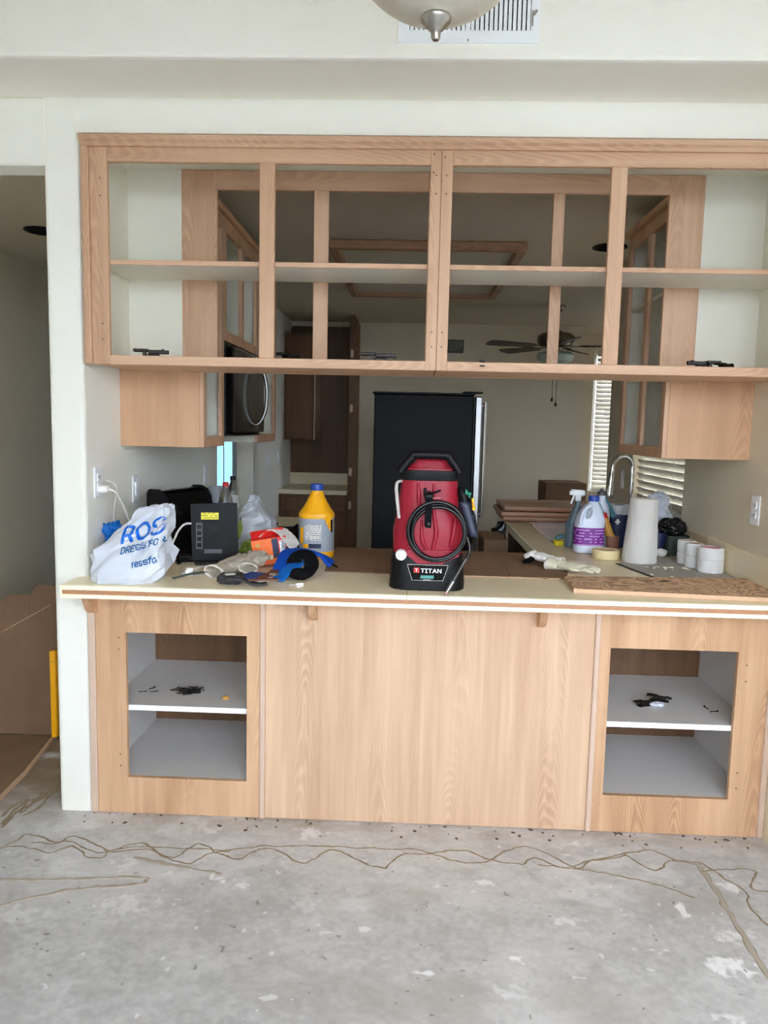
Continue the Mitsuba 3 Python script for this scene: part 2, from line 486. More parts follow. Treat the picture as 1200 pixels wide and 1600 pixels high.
struct('wall_room_right', cat(bx(3.38, 3.5, -4.0, -.43, 0, 3.06), bx(1.47, 3.5, -.55, -.43, 0, 3.06)), 'wall_paint', 'right wall of the front room')

# glazed door at the end of the hall
k = struct('door_1', cat(hole_panel(-2.395, -1.725, .005, 2.055, [(-2.06, .85, -1.775, 1.95)], BACK + .02, BACK + .06), bx(-2.40, -2.38, BACK, BACK + .065, 0, 2.06), bx(-1.74, -1.72, BACK, BACK + .065, 0, 2.06)),
           'window_frame', 'white door with a tall narrow glass lite at the end of the hallway')
part(k, 'pane', bx(-2.06, -1.775, BACK + .039, BACK + .041, .85, 1.95), 'sky_blue_pane')
part(k, 'glazing_bar', bx(-1.868, -1.860, BACK + .03, BACK + .05, .85, 1.95), 'window_frame')


def turn(m):
    """from a window in a wall x = 0 whose outside is +x, running along y, to one in a wall y = 0 whose outside is +y, running along x"""
    v = m.vertices
    m.vertices = np.stack([v[:, 1], v[:, 0], v[:, 2]], 1); m.invert()
    return m


def window(n, y0, y1, z0, z1, x, lab, place):
    k = struct(f'window_{n}', place(cat(bx(x + .06, x + .1, y0, y0 + .04, z0, z1), bx(x + .06, x + .1, y1 - .04, y1, z0, z1), bx(x + .06, x + .1, y0, y1, z0, z0 + .04),
               bx(x + .06, x + .1, y0, y1, z1 - .04, z1), bx(x + .06, x + .1, (y0 + y1) / 2 - .02, (y0 + y1) / 2 + .02, z0, z1))), 'window_frame', lab)
    part(k, 'pane', place(bx(x + .078, x + .080, y0 + .03, y1 - .03, z0 + .03, z1 - .03)), 'pane_glass')
    part(k, 'sill', place(bx(x - .01, x + .06, y0, y1, z0, z0 + .015)), 'window_frame')


def blind(y0, y1, z0, z1, x, tilt, lab, place, pitch=.0415):
    t = thing('window_blind', lab, 'blinds')
    part(t, 'headrail', place(bx(x + .012, x + .058, y0, y1, z1 - .05, z1, .003)), 'blind_slat')
    n = int((z1 - z0 - .07) / pitch)
    for i in range(n):
        z = z0 + .035 + i * pitch
        s = bx(-.57 * pitch, .57 * pitch, y0, y1, -.0014, .0014)
        rot(s, (0, 1, 0), tilt + rng.uniform(-2, 2)); rot(s, (1, 0, 0), rng.uniform(-.25, .25), (0, (y0 + y1) / 2, 0))
        part(t, 'slat', place(mv(s, x + .033, 0, z)), 'blind_slat')
    part(t, 'bottom_rail', place(bx(x + .012, x + .054, y0, y1, z0 + .003, z0 + .018, .003)), 'blind_slat')
    for f in (.2, .8):
        yy = y0 + (y1 - y0) * f
        part(t, 'ladder_cord', place(cyl((x + .008, yy, z0 + .02), (x + .008, yy, z1 - .02), .0012, 6)), 'cord_white')


same = lambda m: m
window(1, *W1, 1.35, 'kitchen window above the sink', same)
window(2, *W2, BAY, 'window of the dining nook', turn)
window(3, *ADDED_W3, NX, 'unseen window added in the nook side wall to brighten the far wall', same)
blind(W1[0] + .012, W1[1] - .03, W1[2] + .015, W1[3] - .01, 1.35, 64, 'white slatted blind in the window above the sink, behind the faucet', same)
blind(W2[0] + .042, W2[1] - .02, W2[2] + .015, W2[3] - .01, BAY, -54, 'white slatted blind in the far narrow window left of the faucet', turn, .046)

# adhesive beads on the slab
TRAILS = [
 [(-1.44,-.30),(-1.37,-.23),(-1.35,-.18),(-1.26,-.21),(-1.21,-.22),(-1.19,-.18),(-1.11,-.21),(-1.02,-.26),(-.97,-.23),(-.92,-.21),(-.87,-.24),(-.81,-.29),(-.72,-.32),(-.66,-.25),(-.6,-.24)],
 [(-1.42,-.28),(-1.33,-.26),(-1.26,-.28),(-1.21,-.29),(-1.16,-.24),(-1.08,-.3),(-1.03,-.31),(-1.01,-.26),(-.96,-.24),(-.9,-.23),(-.71,-.23),(-.6,-.23),(-.51,-.2),(-.43,-.19),(-.33,-.18),(-.06,-.18)],
 [(-1.01,-.27),(-.88,-.25),(-.78,-.29),(-.72,-.2),(-.64,-.25),(-.56,-.28),(-.51,-.23),(-.44,-.21),(-.33,-.29),(-.24,-.2),(-.13,-.27),(-.05,-.3)],
 [(-1.31,-.46),(-1.1,-.44),(-.85,-.41),(-.83,-.42),(-.85,-.45),(-1.07,-.5),(-1.25,-.60)],
 [(-1.31,-.23),(-1.23,-.23),(-1.17,-.22),(-1.06,-.28),(-1.01,-.26)],
 [(-.06,-.18),(.07,-.18),(.17,-.23),(.29,-.24),(.39,-.15),(.46,-.13),(.51,-.16),(.61,-.25),(.68,-.2),(.8,-.15),(.91,-.12),(.96,-.17),(1.05,-.2)],
 [(-.05,-.3),(.01,-.21),(.09,-.2),(.23,-.17),(.31,-.22),(.42,-.24),(.48,-.2),(.56,-.25),(.66,-.21),(.81,-.16)],
 [(.48,-.24),(.63,-.26),(.77,-.3),(.88,-.34),(.96,-.4)],
 [(.8,-.15),(.88,-.25),(.94,-.19),(1.05,-.19),(1.1,-.27),(1.14,-.34),(1.12,-.44),(1.14,-.54)],
 [(1.04,-.24),(1.22,-.22),(1.17,-.33),(1.24,-.345)],
 [(-1.43,-.06),(-1.4,.04),(-1.42,.21)], [(-1.47,-.14),(-1.46,-.01),(-1.39,.15)], [(-1.51,-.07),(-1.5,.03),(-1.43,.09),(-1.43,.21)], [(-1.48,-.12),(-1.48,.07),(-1.45,-.04),(-1.44,.13)]]


def bead(P, w, m, h=.35):
    Q = catmull([(x, y, 0) for x, y in P], 10)
    s = np.linspace(0, 1, len(Q))
    Q[:, 0] += (meshkit.noise(np.stack([Q[:, 0] * 40, Q[:, 1] * 40, s * 0], 1), 3) - .5) * .012
    Q[:, 1] += (meshkit.noise(np.stack([Q[:, 0] * 40, Q[:, 1] * 40, s * 0], 1), 5) - .5) * .012
    r = w * (.35 + 1.1 * meshkit.noise(np.stack([Q[:, 0] * 60, Q[:, 1] * 60, s * 0 + w * 999], 1), 9))
    t = tube(Q, r, 6)
    t.vertices[:, 2] *= h
    part('floor', 'adhesive_trail', t, m, smooth=True)


for i, P in enumerate(TRAILS):
    bead(P, .008 if i == 3 else (.006 if i > 9 else .0036), 'adhesive' if i != 3 else 'adhesive_pale')
bead([(1.045, -.21), (1.04, -.45), (1.03, -.75), (1.025, -.9)], .011, 'adhesive_pale', .04)
bead([(-.92, -.30), (-.75, -.34), (-.60, -.37)], .009, 'adhesive_pale', .1)

crumbs = []
for i in range(70):
    x = rng.uniform(-1.25, 1.32); y = -rng.random() ** 2 * .09 - .012
    c = trimesh.creation.icosphere(subdivisions=1, radius=rng.uniform(.002, .006))
    c.apply_scale((rng.uniform(.7, 2.2), 1, .5)); rot(c, (0, 0, 1), rng.uniform(0, 180))
    crumbs.append(mv(c, x, y, .001))
solo('floor_grit', cat(*crumbs), 'dirt', 'scattered dark grit on the slab along the cabinet bases', 'debris', kind='stuff')

# ------------------------------------------------------------------ cabinets
def hole_dots(parent, pts, y=-.0006):
    for x, z in pts:
        part(parent, 'screw_hole', mv(rot(trimesh.creation.cylinder(.0028, .001, sections=8), (1, 0, 0), 90), x, y, z), 'dirt')


Y0, Y1 = -.004, .016
B = .0018


def display_unit(x0, x1, stL, mul, stR, rear, white, lab):
    t = thing('wall_cabinet', lab, 'cabinet', None)
    part(t, 'stile', bx(x0, stL, Y0, Y1, 1.697, 2.462, B), 'oak_upright')
    part(t, 'stile', bx(stR, x1, Y0, Y1, 1.697, 2.462, B), 'oak_upright')
    part(t, 'mullion', bx(mul[0], mul[1], Y0, Y1, 1.730, 2.395, B), 'oak_upright')
    part(t, 'top_rail', bx(stL, stR, Y0, Y1, 2.395, 2.462, B), 'oak_rail')
    part(t, 'bottom_rail', bx(stL, stR, Y0, Y1, 1.697, 1.730, B), 'oak_rail')
    part(t, 'bottom_panel', bx(x0 + .002, x1 - .002, Y1, .318, 1.699, 1.714), 'oak_rail')
    part(t, 'top_panel', bx(x0 + .002, x1 - .002, Y1, .34, 2.476, 2.49), 'cabinet_liner')
    s = part(t, 'shelf', bx(x0 + .016, x1 - .004, .023, .300, 2.051, 2.066), 'cabinet_liner', label='pale shelf board')
    part(s, 'edge_band', bx(x0 + .016, x1 - .004, .017, .023, 2.050, 2.067, .001), 'oak_rail', label='oak shelf edge')
    # rear face frame, open to the kitchen
    ry0, ry1 = .32, .34
    (ra, rb), (ma, mb), (rc, rd) = rear
    part(t, 'rear_stile', bx(ra, rb, ry0, ry1, 1.697, 2.475, B), 'oak_upright')
    part(t, 'rear_stile', bx(rc, rd, ry0, ry1, 1.697, 2.475, B), 'oak_upright')
    part(t, 'rear_mullion', bx(ma, mb, ry0, ry1, 1.730, 2.402, B), 'oak_upright')
    part(t, 'rear_top_rail', bx(rb, rc, ry0, ry1, 2.402, 2.475, B), 'oak_rail')
    part(t, 'rear_bottom_rail', bx(rb, rc, ry0, ry1, 1.697, 1.730, B), 'oak_rail')
    wx0, wx1, sx0, sx1 = white
    part(t, 'back_panel', bx(wx0, wx1, .326, .338, 1.714, 2.476), 'cabinet_liner', label='cream back panel')
    part(t, 'side_panel', bx(sx0, sx1, Y1, .326, 1.714, 2.476), 'cabinet_liner', label='cream side panel')
    return t


wa = display_unit(-1.150, .081, -1.087, (-.5495, -.496), .044, ((-.921, -.781), (-.400, -.342), (.046, .081)), (-1.149, -.921, -1.149, -1.137),
                  'left half of the long oak display cabinet hung over the counter, doors removed')
hole_dots(wa, [(-1.112, 2.34), (-1.112, 2.28), (-1.112, 1.84), (-1.112, 1.785), (.064, 2.36), (.064, 2.30), (.064, 1.83), (.064, 1.78), (.055, 2.43), (.055, 2.37)], Y0 - .0004)
wb = display_unit(.0825, 1.349, .121, (.664, .718), 1.29, ((.0825, .118), (.526, .570), (.966, 1.100)), (1.100, 1.348, 1.336, 1.348),
                  'right half of the long oak display cabinet hung over the counter, doors removed')
hole_dots(wb, [(.10, 2.36), (.10, 2.30), (.10, 1.83), (.10, 1.78), (.093, 2.42)], Y0 - .0004)
prof = [(0.0, 2.443), (-.016, 2.443), (-.019, 2.449), (-.019, 2.455), (-.027, 2.462), (-.030, 2.470), (-.030, 2.478), (0.0, 2.478)]
struct('trim_1', extr(Polygon(prof), -1.177, 1.349, 'x'), 'oak_rail', 'oak crown moulding along the top of the display cabinet')
struct('trim_2', cat(bx(-1.177, -1.150, -.016, .001, 1.697, 2.443, .003), bx(-1.170, -1.157, -.021, -.015, 1.697, 2.443, .002)), 'oak_upright', 'narrow oak moulding at the left end of the display cabinet')


def run_unit(side, y0, y1, z0, z1, bays, lab, end=False, shelf=None, rail=.05):
    """wall cabinet on a side wall; side -1 = left wall, +1 = right wall"""
    xw, xf = (-1.187, -.862) if side < 0 else (1.35, 1.022)
    t = thing('wall_cabinet', lab, 'cabinet')

    def b(xa, xb, *r, bev=0.0):
        return bx(min(xa, xb), max(xa, xb), *r, bev)
    s = -side
    if end:
        part(t, 'end_panel', b(xw + .001 * s, xf, y0, y0 + .012, z0, z1), 'oak_side')
    else:
        part(t, 'side_panel', b(xw + .001 * s, xf, y0, y0 + .012, z0, z1), 'cabinet_liner')
    part(t, 'side_panel', b(xw + .001 * s, xf, y1 - .013, y1 - .001, z0, z1), 'cabinet_liner')
    part(t, 'back_panel', b(xw + .001 * s, xw + .009 * s, y0 + .012, y1 - .013, z0, z1), 'cabinet_liner')
    part(t, 'bottom_panel', b(xw + .009 * s, xf, y0 + .012, y1 - .013, z0, z0 + .015), 'cabinet_liner')
    part(t, 'top_panel', b(xw + .009 * s, xf, y0 + .012, y1 - .013, z1 - .015, z1), 'cabinet_liner')
    f0, f1 = xf, xf + .018 * s
    part(t, 'stile', b(f0, f1, y0, y0 + .045, z0, z1, bev=B), 'oak_upright')
    part(t, 'stile', b(f0, f1, y1 - .046, y1 - .001, z0, z1, bev=B), 'oak_upright')
    part(t, 'bottom_rail', b(f0, f1, y0 + .045, y1 - .046, z0, z0 + .045, bev=B), 'oak_side')
    part(t, 'top_rail', b(f0, f1, y0 + .045, y1 - .046, z1 - .06, z1, bev=B), 'oak_side')
    for i in range(1, bays):
        yy = y0 + (y1 - y0) * i / bays
        part(t, 'mullion', b(f0, f1, yy - .025, yy + .025, z0 + .045, z1 - .06, bev=B), 'oak_upright')
    for z in (shelf or []):
        part(t, 'shelf', b(xw + .009 * s, xf - .004 * s, y0 + .012, y1 - .013, z, z + .015), 'cabinet_liner')
    part(t, 'crown', b(f0 - .01 * s, f1 + .022 * s, y0, y1 - .001, z1, z1 + .028, bev=.006), 'oak_side')
    return t


run_unit(-1, .345, .69, 1.395, 2.40, 1, 'oak cabinet on the left wall, plain end panel facing the room above the shopping bag', True, [1.73, 2.06])
run_unit(-1, .69, 1.44, 1.865, 2.40, 2, 'oak cabinet above the black microwave, seen through the display cabinet', False, [])
run_unit(-1, 1.44, 2.0, 1.395, 2.40, 1, 'oak cabinet on the left wall just past the microwave', False, [1.73])
rr = run_unit(1, .345, 1.0, 1.395, 2.40, 2, 'oak cabinet on the right wall with pale end panel, beside the sink window', True, [1.73, 2.06])


def base_unit(x0, x1, hole, inner, lab):
    t = thing('base_cabinet', lab, 'cabinet')
    part(t, 'face_frame', hole_panel(x0, x1, .002, .868, [hole], -.004, .014), 'oak_base', label='oak plywood face with a square opening')
    ix0, ix1 = inner
    part(t, 'side_panel', bx(ix0 - .014, ix0, .014, .60, .01, .866), 'melamine', label='white side panel')
    part(t, 'side_panel', bx(ix1, ix1 + .014, .014, .60, .01, .866), 'melamine', label='white side panel')
    part(t, 'floor_panel', bx(ix0, ix1, .014, .585, .128, .1435), 'melamine', label='white cabinet floor')
    part(t, 'back_panel', bx(ix0, ix1, .586, .60, .01, .866), 'dark_wood', label='brown back panel')
    s = part(t, 'shelf', bx(ix0 + .001, ix1 - .001, .022, .583, .404, .422), 'melamine', label='white shelf')
    part(s, 'edge_band', bx(ix0 + .001, ix1 - .001, .017, .022, .402, .423, .001), 'white_plastic')
    return t


ba = base_unit(-1.160, -.541, (-1.046, .145, -.590, .711), (-1.135, -.556), 'open oak base cabinet at the left end under the counter, door removed')
hole_dots(ba, [(-1.073, .69), (-1.073, .645), (-1.073, .235), (-1.073, .19)], -.0046)
bb_ = base_unit(.712, 1.326, (.751, .145, 1.213, .710), (.729, 1.305), 'open oak base cabinet at the right end under the counter, door removed')
hole_dots(bb_, [(1.245, .66), (1.245, .60), (1.24, .25), (1.24, .19)], -.0046)
solo('bar_front', bx(-.520, .691, -.003, .012, .002, .869, .001), 'oak_panel', 'large plain oak plywood panel facing the bar between the two open base cabinets', 'panel')
for i, (a, b_) in enumerate(((-1.187, -1.161), (-.5405, -.5205), (.6915, .7115), (1.3265, 1.349))):
    struct(f'trim_{i + 3}', bx(a, b_, -.013, .003, .001, .868, .004), 'batten_wood', 'vertical wood batten on the counter front')

# counter, seen from the room: two slabs meeting near the middle
ct = thing('countertop', 'cream laminate bar top with a brown wood strip in its front edge', 'countertop')
for (a, b_) in ((-1.214, -.0005), (.0005, 1.349)):
    part(ct, 'edge_strip', bx(a, b_, -.155, -.137, .9005, CT, .002), 'counter_edge', label='cream upper front edge')
    part(ct, 'edge_strip', bx(a, b_, -.155, -.137, .8705, .8855, .002), 'counter_edge', label='cream lower front edge')
    part(ct, 'wood_strip', bx(a, b_, -.152, -.137, .8855, .9005), 'edge_wood', label='brown wood strip')
    xa = a if a > -1 else -1.187
    part(ct, 'slab', cat(bx(a, b_, -.137, 0.0, .8705, CT), bx(xa + (.001 if a < -1 else 0), b_, 0.0, .66, .8705, CT)), 'counter_laminate')
part(ct, 'end_strip', bx(-1.222, -1.214, -.155, -.004, .8705, CT, .002), 'counter_edge')
sink_hole = Polygon([(.80, 1.18), (1.13, 1.18), (1.13, 2.02), (.80, 2.02)]).buffer(.05, quad_segs=6)
leg = sbox(.62, .661, 1.349, 2.30).difference(sink_hole)
wc = thing('countertop', 'cream laminate sink counter along the right wall, colour darkened for shade', 'countertop')
part(wc, 'slab', extr(leg, .8705, CT, 'z'), 'shaded_laminate')
part(wc, 'edge_strip', bx(.612, .62, .67, 2.30, .8705, CT, .002), 'counter_edge')
part(wc, 'backsplash', bx(1.332, 1.349, .663, 2.30, CT, 1.040, .003), 'shaded_laminate')
part(ct, 'backsplash', bx(1.332, 1.349, .012, .662, CT, 1.040, .003), 'counter_laminate')
sbc = thing('base_cabinet', 'dark sink base cabinet below the sink counter, by the narrow carton', 'cabinet')
part(sbc, 'front', bx(.66, .68, .68, 2.28, .002, .869), 'dark_wood')
for i in range(3):
    part(sbc, 'door', bx(.645, .659, .70 + i * .525, 1.20 + i * .525, .10, .68, .003), 'dark_wood')
part(sbc, 'side_panel', bx(.681, 1.345, .68, .70, .002, .869), 'dark_wood')
part(sbc, 'side_panel', bx(.681, 1.345, 2.26, 2.28, .002, .869), 'dark_wood')
lc = thing('countertop', 'cream counter on the left wall past the stove', 'countertop')
part(lc, 'slab', bx(-1.186, -.56, 1.46, 2.0, .8705, CT, .002), 'counter_laminate')
for x in (-1.163, -.340, .491):
    pr = [(-.004, .870), (-.085, .870), (-.085, .858)] + [(-.085 + .035 * (1 - math.cos(a)) + .032 * a / 1.57, .858 - .072 * math.sin(a) ** 1.2) for a in np.linspace(.1, 1.57, 8)] + [(-.004, .779)]
    lab = {-1.163: 'small curved wood bracket under the bar top beside the post', -.340: 'small wood bracket under the bar top, left one on the plywood panel', .491: 'small wood bracket under the bar top, right one on the plywood panel'}[x]
    solo('corbel', extr(Polygon(pr).buffer(0), x - .013, x + .013, 'x'), 'oak_base', lab, 'bracket')

# hinges left on the display cabinet and hardware on the shelves
def hinge(x, y, z, rz, lab, s=1.0, group=None, up=1.0):
    if z > 1.6:
        y, up = y - .045, 1.55
    t = thing('hinge', lab, 'hinge', group)
    p = cat(bx(-.035, .035, -.012, .012, 0, .004, .001), bx(-.012, .02, -.009, .009, .004, .013, .002))
    q = cat(bx(-.05, -.01, -.014, .014, .016, .021, .001), cyl((-.02, -.012, .012), (-.02, .012, .012), .005, 10), cyl((.03, -.01, .018), (.03, .01, .018), .004, 10), bx(-.01, .045, -.006, .006, .013, .02, .001))
    for n, m in (('plate', p), ('arm', q)):
        m.apply_scale((s, s, s * up)); rot(m, (0, 0, 1), rz)
        part(t, n, mv(m, x, y, z), 'dark_metal')
    return t


hinge(-.95, .09, 1.7145, 10, 'dark metal hinge lying in the display cabinet, in the leftmost bay', 1.3)
hinge(-.45, .12, 1.7145, 60, 'dark metal hinge lying in the second bay of the display cabinet, behind its left post', 1.2)
hinge(-.12, .07, 1.7145, 0, 'dark metal hinge lying in the display cabinet, left of its middle post', 1.35)
hinge(1.03, .09, 1.7145, 180, 'dark metal hinge lying in the rightmost bay of the display cabinet, the left of two', 1.2)
hinge(1.115, .10, 1.7145, 35, 'dark metal hinge lying in the rightmost bay of the display cabinet, the right of two', 1.0)
hinge(1.17, .78, 1.411, 85, 'dark metal hinge lying inside the oak cabinet on the right wall', 1.6)
hinge(.245, .06, 1.7145, 90, 'dark metal hinge lying in the display cabinet, right of its middle post', .7)


def screw(x, y, z, rz, L=.03):
    m = cat(cyl((-L / 2, 0, .002), (L / 2, 0, .002), .0016, 6), cyl((L / 2 - .002, 0, .003), (L / 2 + .002, 0, .003), .0036, 8))
    rot(m, (0, 0, 1), rz)
    return mv(m, x, y, z)


pile = [screw(-.86 + rng.gauss(0, .028), .17 + rng.gauss(0, .018), .4225 + .004 * rng.randrange(4), 20 + rng.gauss(0, 35), .036) for i in range(42)]
solo('screw_pile', cat(*pile), 'dark_metal', 'heap of dark screws on the shelf of the left base cabinet', 'screws', kind='stuff')
for i, (x, y, a) in enumerate(((-1.045, .16, 10), (-1.02, .20, 60), (-1.0, .165, 20))):
    solo('screw', screw(x, y, .4225, a), 'dark_metal', 'loose dark screw at the left end of the left base cabinet shelf', 'screw', 'loose screws on the left shelf')
for i, (x, y, a) in enumerate(((1.19, .19, 100), (1.205, .155, 10))):
    solo('screw', screw(x, y, .4225, a), 'dark_metal', 'loose dark screw at the right end of the right base cabinet shelf', 'screw', 'loose screws on the right shelf')
hinge(.955, .20, .4225, 20, 'dark hinge on the shelf of the right base cabinet, left of the plastic scrap', 1.0)
hinge(1.03, .26, .4225, -25, 'dark hinge on the shelf of the right base cabinet, right of the plastic scrap', 1.0)
scrap = trimesh.creation.icosphere(subdivisions=3, radius=1); scrap.apply_scale((.03, .02, .008)); crumple(scrap, .004, 60, 3)
solo('plastic_scrap', mv(scrap, 1.0, .20, .430), 'bag_white', 'crumpled clear plastic scrap between two hinges on the right base cabinet shelf', 'plastic')
solo('putty_smear', mv(crumple(rot(trimesh.creation.icosphere(subdivisions=2, radius=.014), (0, 0, 1), 20), .004, 60, 4), -.70, .12, .4225 - .004), 'caulk_yellow', 'small tan smear on the shelf of the left base cabinet', 'stain')

# ------------------------------------------------------------------ fixtures of the front room
vt = thing('air_vent', 'white air supply register on the soffit behind the ceiling lamp', 'vent')
vx0, vx1, vz0, vz1 = -.070, .353, 2.653, 2.815
part(vt, 'frame', hole_panel(vx0, vx1, vz0, vz1, [(-.036, 2.688, .133, 2.78), (.147, 2.688, .328, 2.78)], -.297, -.290), 'vent_white')
part(vt, 'vane_shade', bx(-.040, .333, -.2905, -.2898, 2.684, 2.784), 'vent_dark', label='flat dark sheet for the shade behind the vanes')  # flat dark sheet painted for the shade inside the register
for a, b_, n in ((-.036, .133, 12), (.147, .328, 13)):
    for i in range(n):
        x = a + (i + .5) * (b_ - a) / n
        s = bx(-.0058, .0058, -.0006, .0006, 2.686, 2.782)
        rot(s, (0, 0, 1), 28)
        part(vt, 'vane', mv(s, x, -.2945, 0), 'vent_white')
part(vt, 'lever', cat(bx(.330, .3345, -.300, -.297, 2.70, 2.745), cyl((.336, -.298, 2.733), (.342, -.312, 2.737), .004, 8)), 'nickel')
for x in (.141,):
    part(vt, 'screw', mv(rot(trimesh.creation.cylinder(.003, .002, sections=8), (1, 0, 0), 90), x, -.298, 2.66), 'nickel')

PX, PY = .031, -1.0
pl = thing('pendant_lamp', 'frosted bowl ceiling lamp with brushed nickel finial at the top edge', 'lamp')
R = .212
outer = [(R * math.sin(a), -R * math.cos(a) + R) for a in np.linspace(.02, 1.25, 30)]
inner = [((R - .006) * math.sin(a), -(R - .006) * math.cos(a) + R) for a in np.linspace(1.25, .02, 30)]
part(pl, 'shade', lathe(outer + inner, (PX, PY, 2.369), 56), 'shade_glass', smooth=35, label='frosted glass bowl')
part(pl, 'finial', lathe([(0, 2.322), (.007, 2.324), (.0105, 2.330), (.0105, 2.340), (.014, 2.343), (.019, 2.349), (.031, 2.358), (.034, 2.366), (.031, 2.373), (.012, 2.376), (.0, 2.377)], (PX, PY, 0), 32), 'nickel', smooth=40, label='brushed nickel finial')
part(pl, 'rim', lathe([(.184, 2.492), (.191, 2.492), (.193, 2.50), (.191, 2.508), (.184, 2.508), (.184, 2.492)], (PX, PY, 0), 48), 'nickel')
part(pl, 'stem', cat(cyl((PX, PY, 2.38), (PX, PY, 3.03), .007, 12), cyl((PX - .187, PY, 2.50), (PX, PY, 2.62), .004, 8), cyl((PX + .187, PY, 2.50), (PX, PY, 2.62), .004, 8)), 'nickel')
part(pl, 'canopy', lathe([(0, 3.01), (.03, 3.012), (.06, 3.03), (.065, 3.05), (0, 3.05)], (PX, PY, 0), 32), 'nickel', smooth=40)


# ------------------------------------------------------------------ outlets and switches
def plate(x, y, z, s, lab, kind='outlet', name='wall_outlet'):
    t = thing(name, lab, kind)

    def b(d0, d1, *r, bev=0):
        return bx(min(x + s * d0, x + s * d1), max(x + s * d0, x + s * d1), *r, bev)
    part(t, 'cover_plate', b(0, .006, y - .036, y + .036, z - .058, z + .058, bev=.002), 'white_plastic')
    if kind == 'outlet':
        for dz in (-.02, .02):
            part(t, 'socket', b(.006, .009, y - .017, y + .017, z + dz - .014, z + dz + .014, bev=.001), 'white_plastic')
            for dy in (-.007, .007):
                part(t, 'slot', b(.0085, .0095, y + dy - .0015, y + dy + .0015, z + dz - .005, z + dz + .005), 'black_plastic')
    else:
        part(t, 'rocker', b(.006, .011, y - .016, y + .016, z - .033, z + .033, bev=.002), 'white_plastic')
    return t


plate(-1.187, .105, 1.262, 1, 'white wall outlet nearest the post, with a white plug in it')
plate(-1.187, .50, 1.205, 1, 'white light switch on the left wall between the outlet and the black cooler box', 'switch', 'light_switch')
plate(-1.187, 1.62, 1.20, 1, 'white outlet on the left wall behind the black cooler box')
plate(1.35, .25, 1.205, -1, 'white wall outlet on the right wall over the tape rolls')
plate(1.35, 2.13, 1.20, -1, 'white light switch seen through the faucet arch', 'switch', 'light_switch')
plate(-1.187, 3.55, 1.19, 1, 'white switch plate on the wall beyond the doorway, nearer one', 'switch', 'light_switch')
plate(-1.187, 4.05, 1.20, 1, 'white switch plate on the wall beyond the doorway, farther one', 'switch', 'light_switch')
pc = thing('charging_cord', 'white plug and cord hanging from the outlet nearest the post', 'cord')
part(pc, 'plug', bx(-1.178, -1.145, .09, .125, 1.222, 1.250, .005), 'cord_white', smooth=False)
part(pc, 'cable', tube(catmull([(-1.15, .11, 1.236), (-1.125, .12, 1.225), (-1.115, .16, 1.18), (-1.105, .215, 1.09), (-1.095, .235, 1.0), (-1.09, .26, .93), (-1.07, .30, .922)], 8), .0032, 8), 'cord_white', smooth=True)
part(pc, 'thin_cable', tube(catmull([(-1.15, .10, 1.27), (-1.12, .12, 1.24), (-1.16, .19, 1.12), (-1.155, .215, 1.0), (-1.15, .235, .93)], 8), .0016, 6), 'cord_white', smooth=True)

# ------------------------------------------------------------------ kitchen behind
mw = thing('microwave', 'black over-the-range microwave with a curved silver handle', 'microwave')
part(mw, 'body', bx(-1.186, -.835, .695, 1.435, 1.445, 1.845, .004), 'black_plastic')
part(mw, 'door', bx(-.834, -.805, .697, 1.26, 1.452, 1.842, .006), 'black_gloss')
part(mw, 'control_panel', bx(-.834, -.807, 1.264, 1.433, 1.452, 1.842, .006), 'black_gloss')
part(mw, 'trim_strip', bx(-.8055, -.803, .712, .722, 1.46, 1.834), 'dark_metal')
part(mw, 'handle', tube(catmull([(-.806, 1.20, 1.490), (-.782, 1.20, 1.505), (-.757, 1.20, 1.56), (-.748, 1.20, 1.645), (-.757, 1.20, 1.73), (-.782, 1.20, 1.785), (-.806, 1.20, 1.80)], 8), .009, 12), 'steel', smooth=True)
part(mw, 'vent_grille', bx(-1.0, -.815, .76, 1.37, 1.438, 1.4449), 'dark_metal')

SY0 = .735
st = thing('stove', 'black gas stove under the microwave, mostly hidden by clutter', 'stove')
part(st, 'body', bx(-1.18, -.54, SY0, 1.45, .02, .905, .004), 'black_plastic')
part(st, 'cooktop', bx(-1.18, -.535, SY0, 1.452, .9055, .922, .004), 'black_gloss')
for i, yy in enumerate((.88, 1.25)):
    g = []
    for x in (-1.0, -.72):
        g += [bx(x - .11, x + .11, yy - .004, yy + .004, .948, .958), bx(x - .004, x + .004, yy - .13, yy + .13, .948, .958)]
        for dx in (-.11, .11):
            g += [bx(x + dx - .005, x + dx + .005, yy - .13, yy + .13, .944, .956), bx(x + dx - .006, x + dx + .006, yy - .13, yy - .118, .9225, .95), bx(x + dx - .006, x + dx + .006, yy + .118, yy + .13, .9225, .95)]
    part(st, 'grate', cat(*g), 'black_plastic')

FX0, FX1, FY0, FY1 = -.246, .405, 2.30, 3.16
fr = thing('refrigerator', 'tall black refrigerator with its textured side facing the counter', 'refrigerator')
part(fr, 'cabinet', bx(FX0, FX1, FY0, FY1, .03, 1.712, .006), 'fridge_black')
part(fr, 'top_cover', bx(FX0 - .012, FX1 + .01, FY0 - .008, FY1, 1.7125, 1.726, .004), 'black_plastic')
part(fr, 'hinge_cover', bx(FX1 - .07, FX1 + .06, FY0 + .01, FY0 + .07, 1.7265, 1.738, .004), 'black_plastic')
part(fr, 'seal', bx(FX1 + .001, FX1 + .010, FY0 + .004, FY1 - .004, .08, 1.70), 'black_plastic')
part(fr, 'door', bx(FX1 + .011, FX1 + .058, FY0, FY0 + .428, .10, 1.708, .008), 'steel', label='stainless steel door')
part(fr, 'door', bx(FX1 + .011, FX1 + .058, FY0 + .432, FY1, .10, 1.708, .008), 'steel', label='stainless steel door')
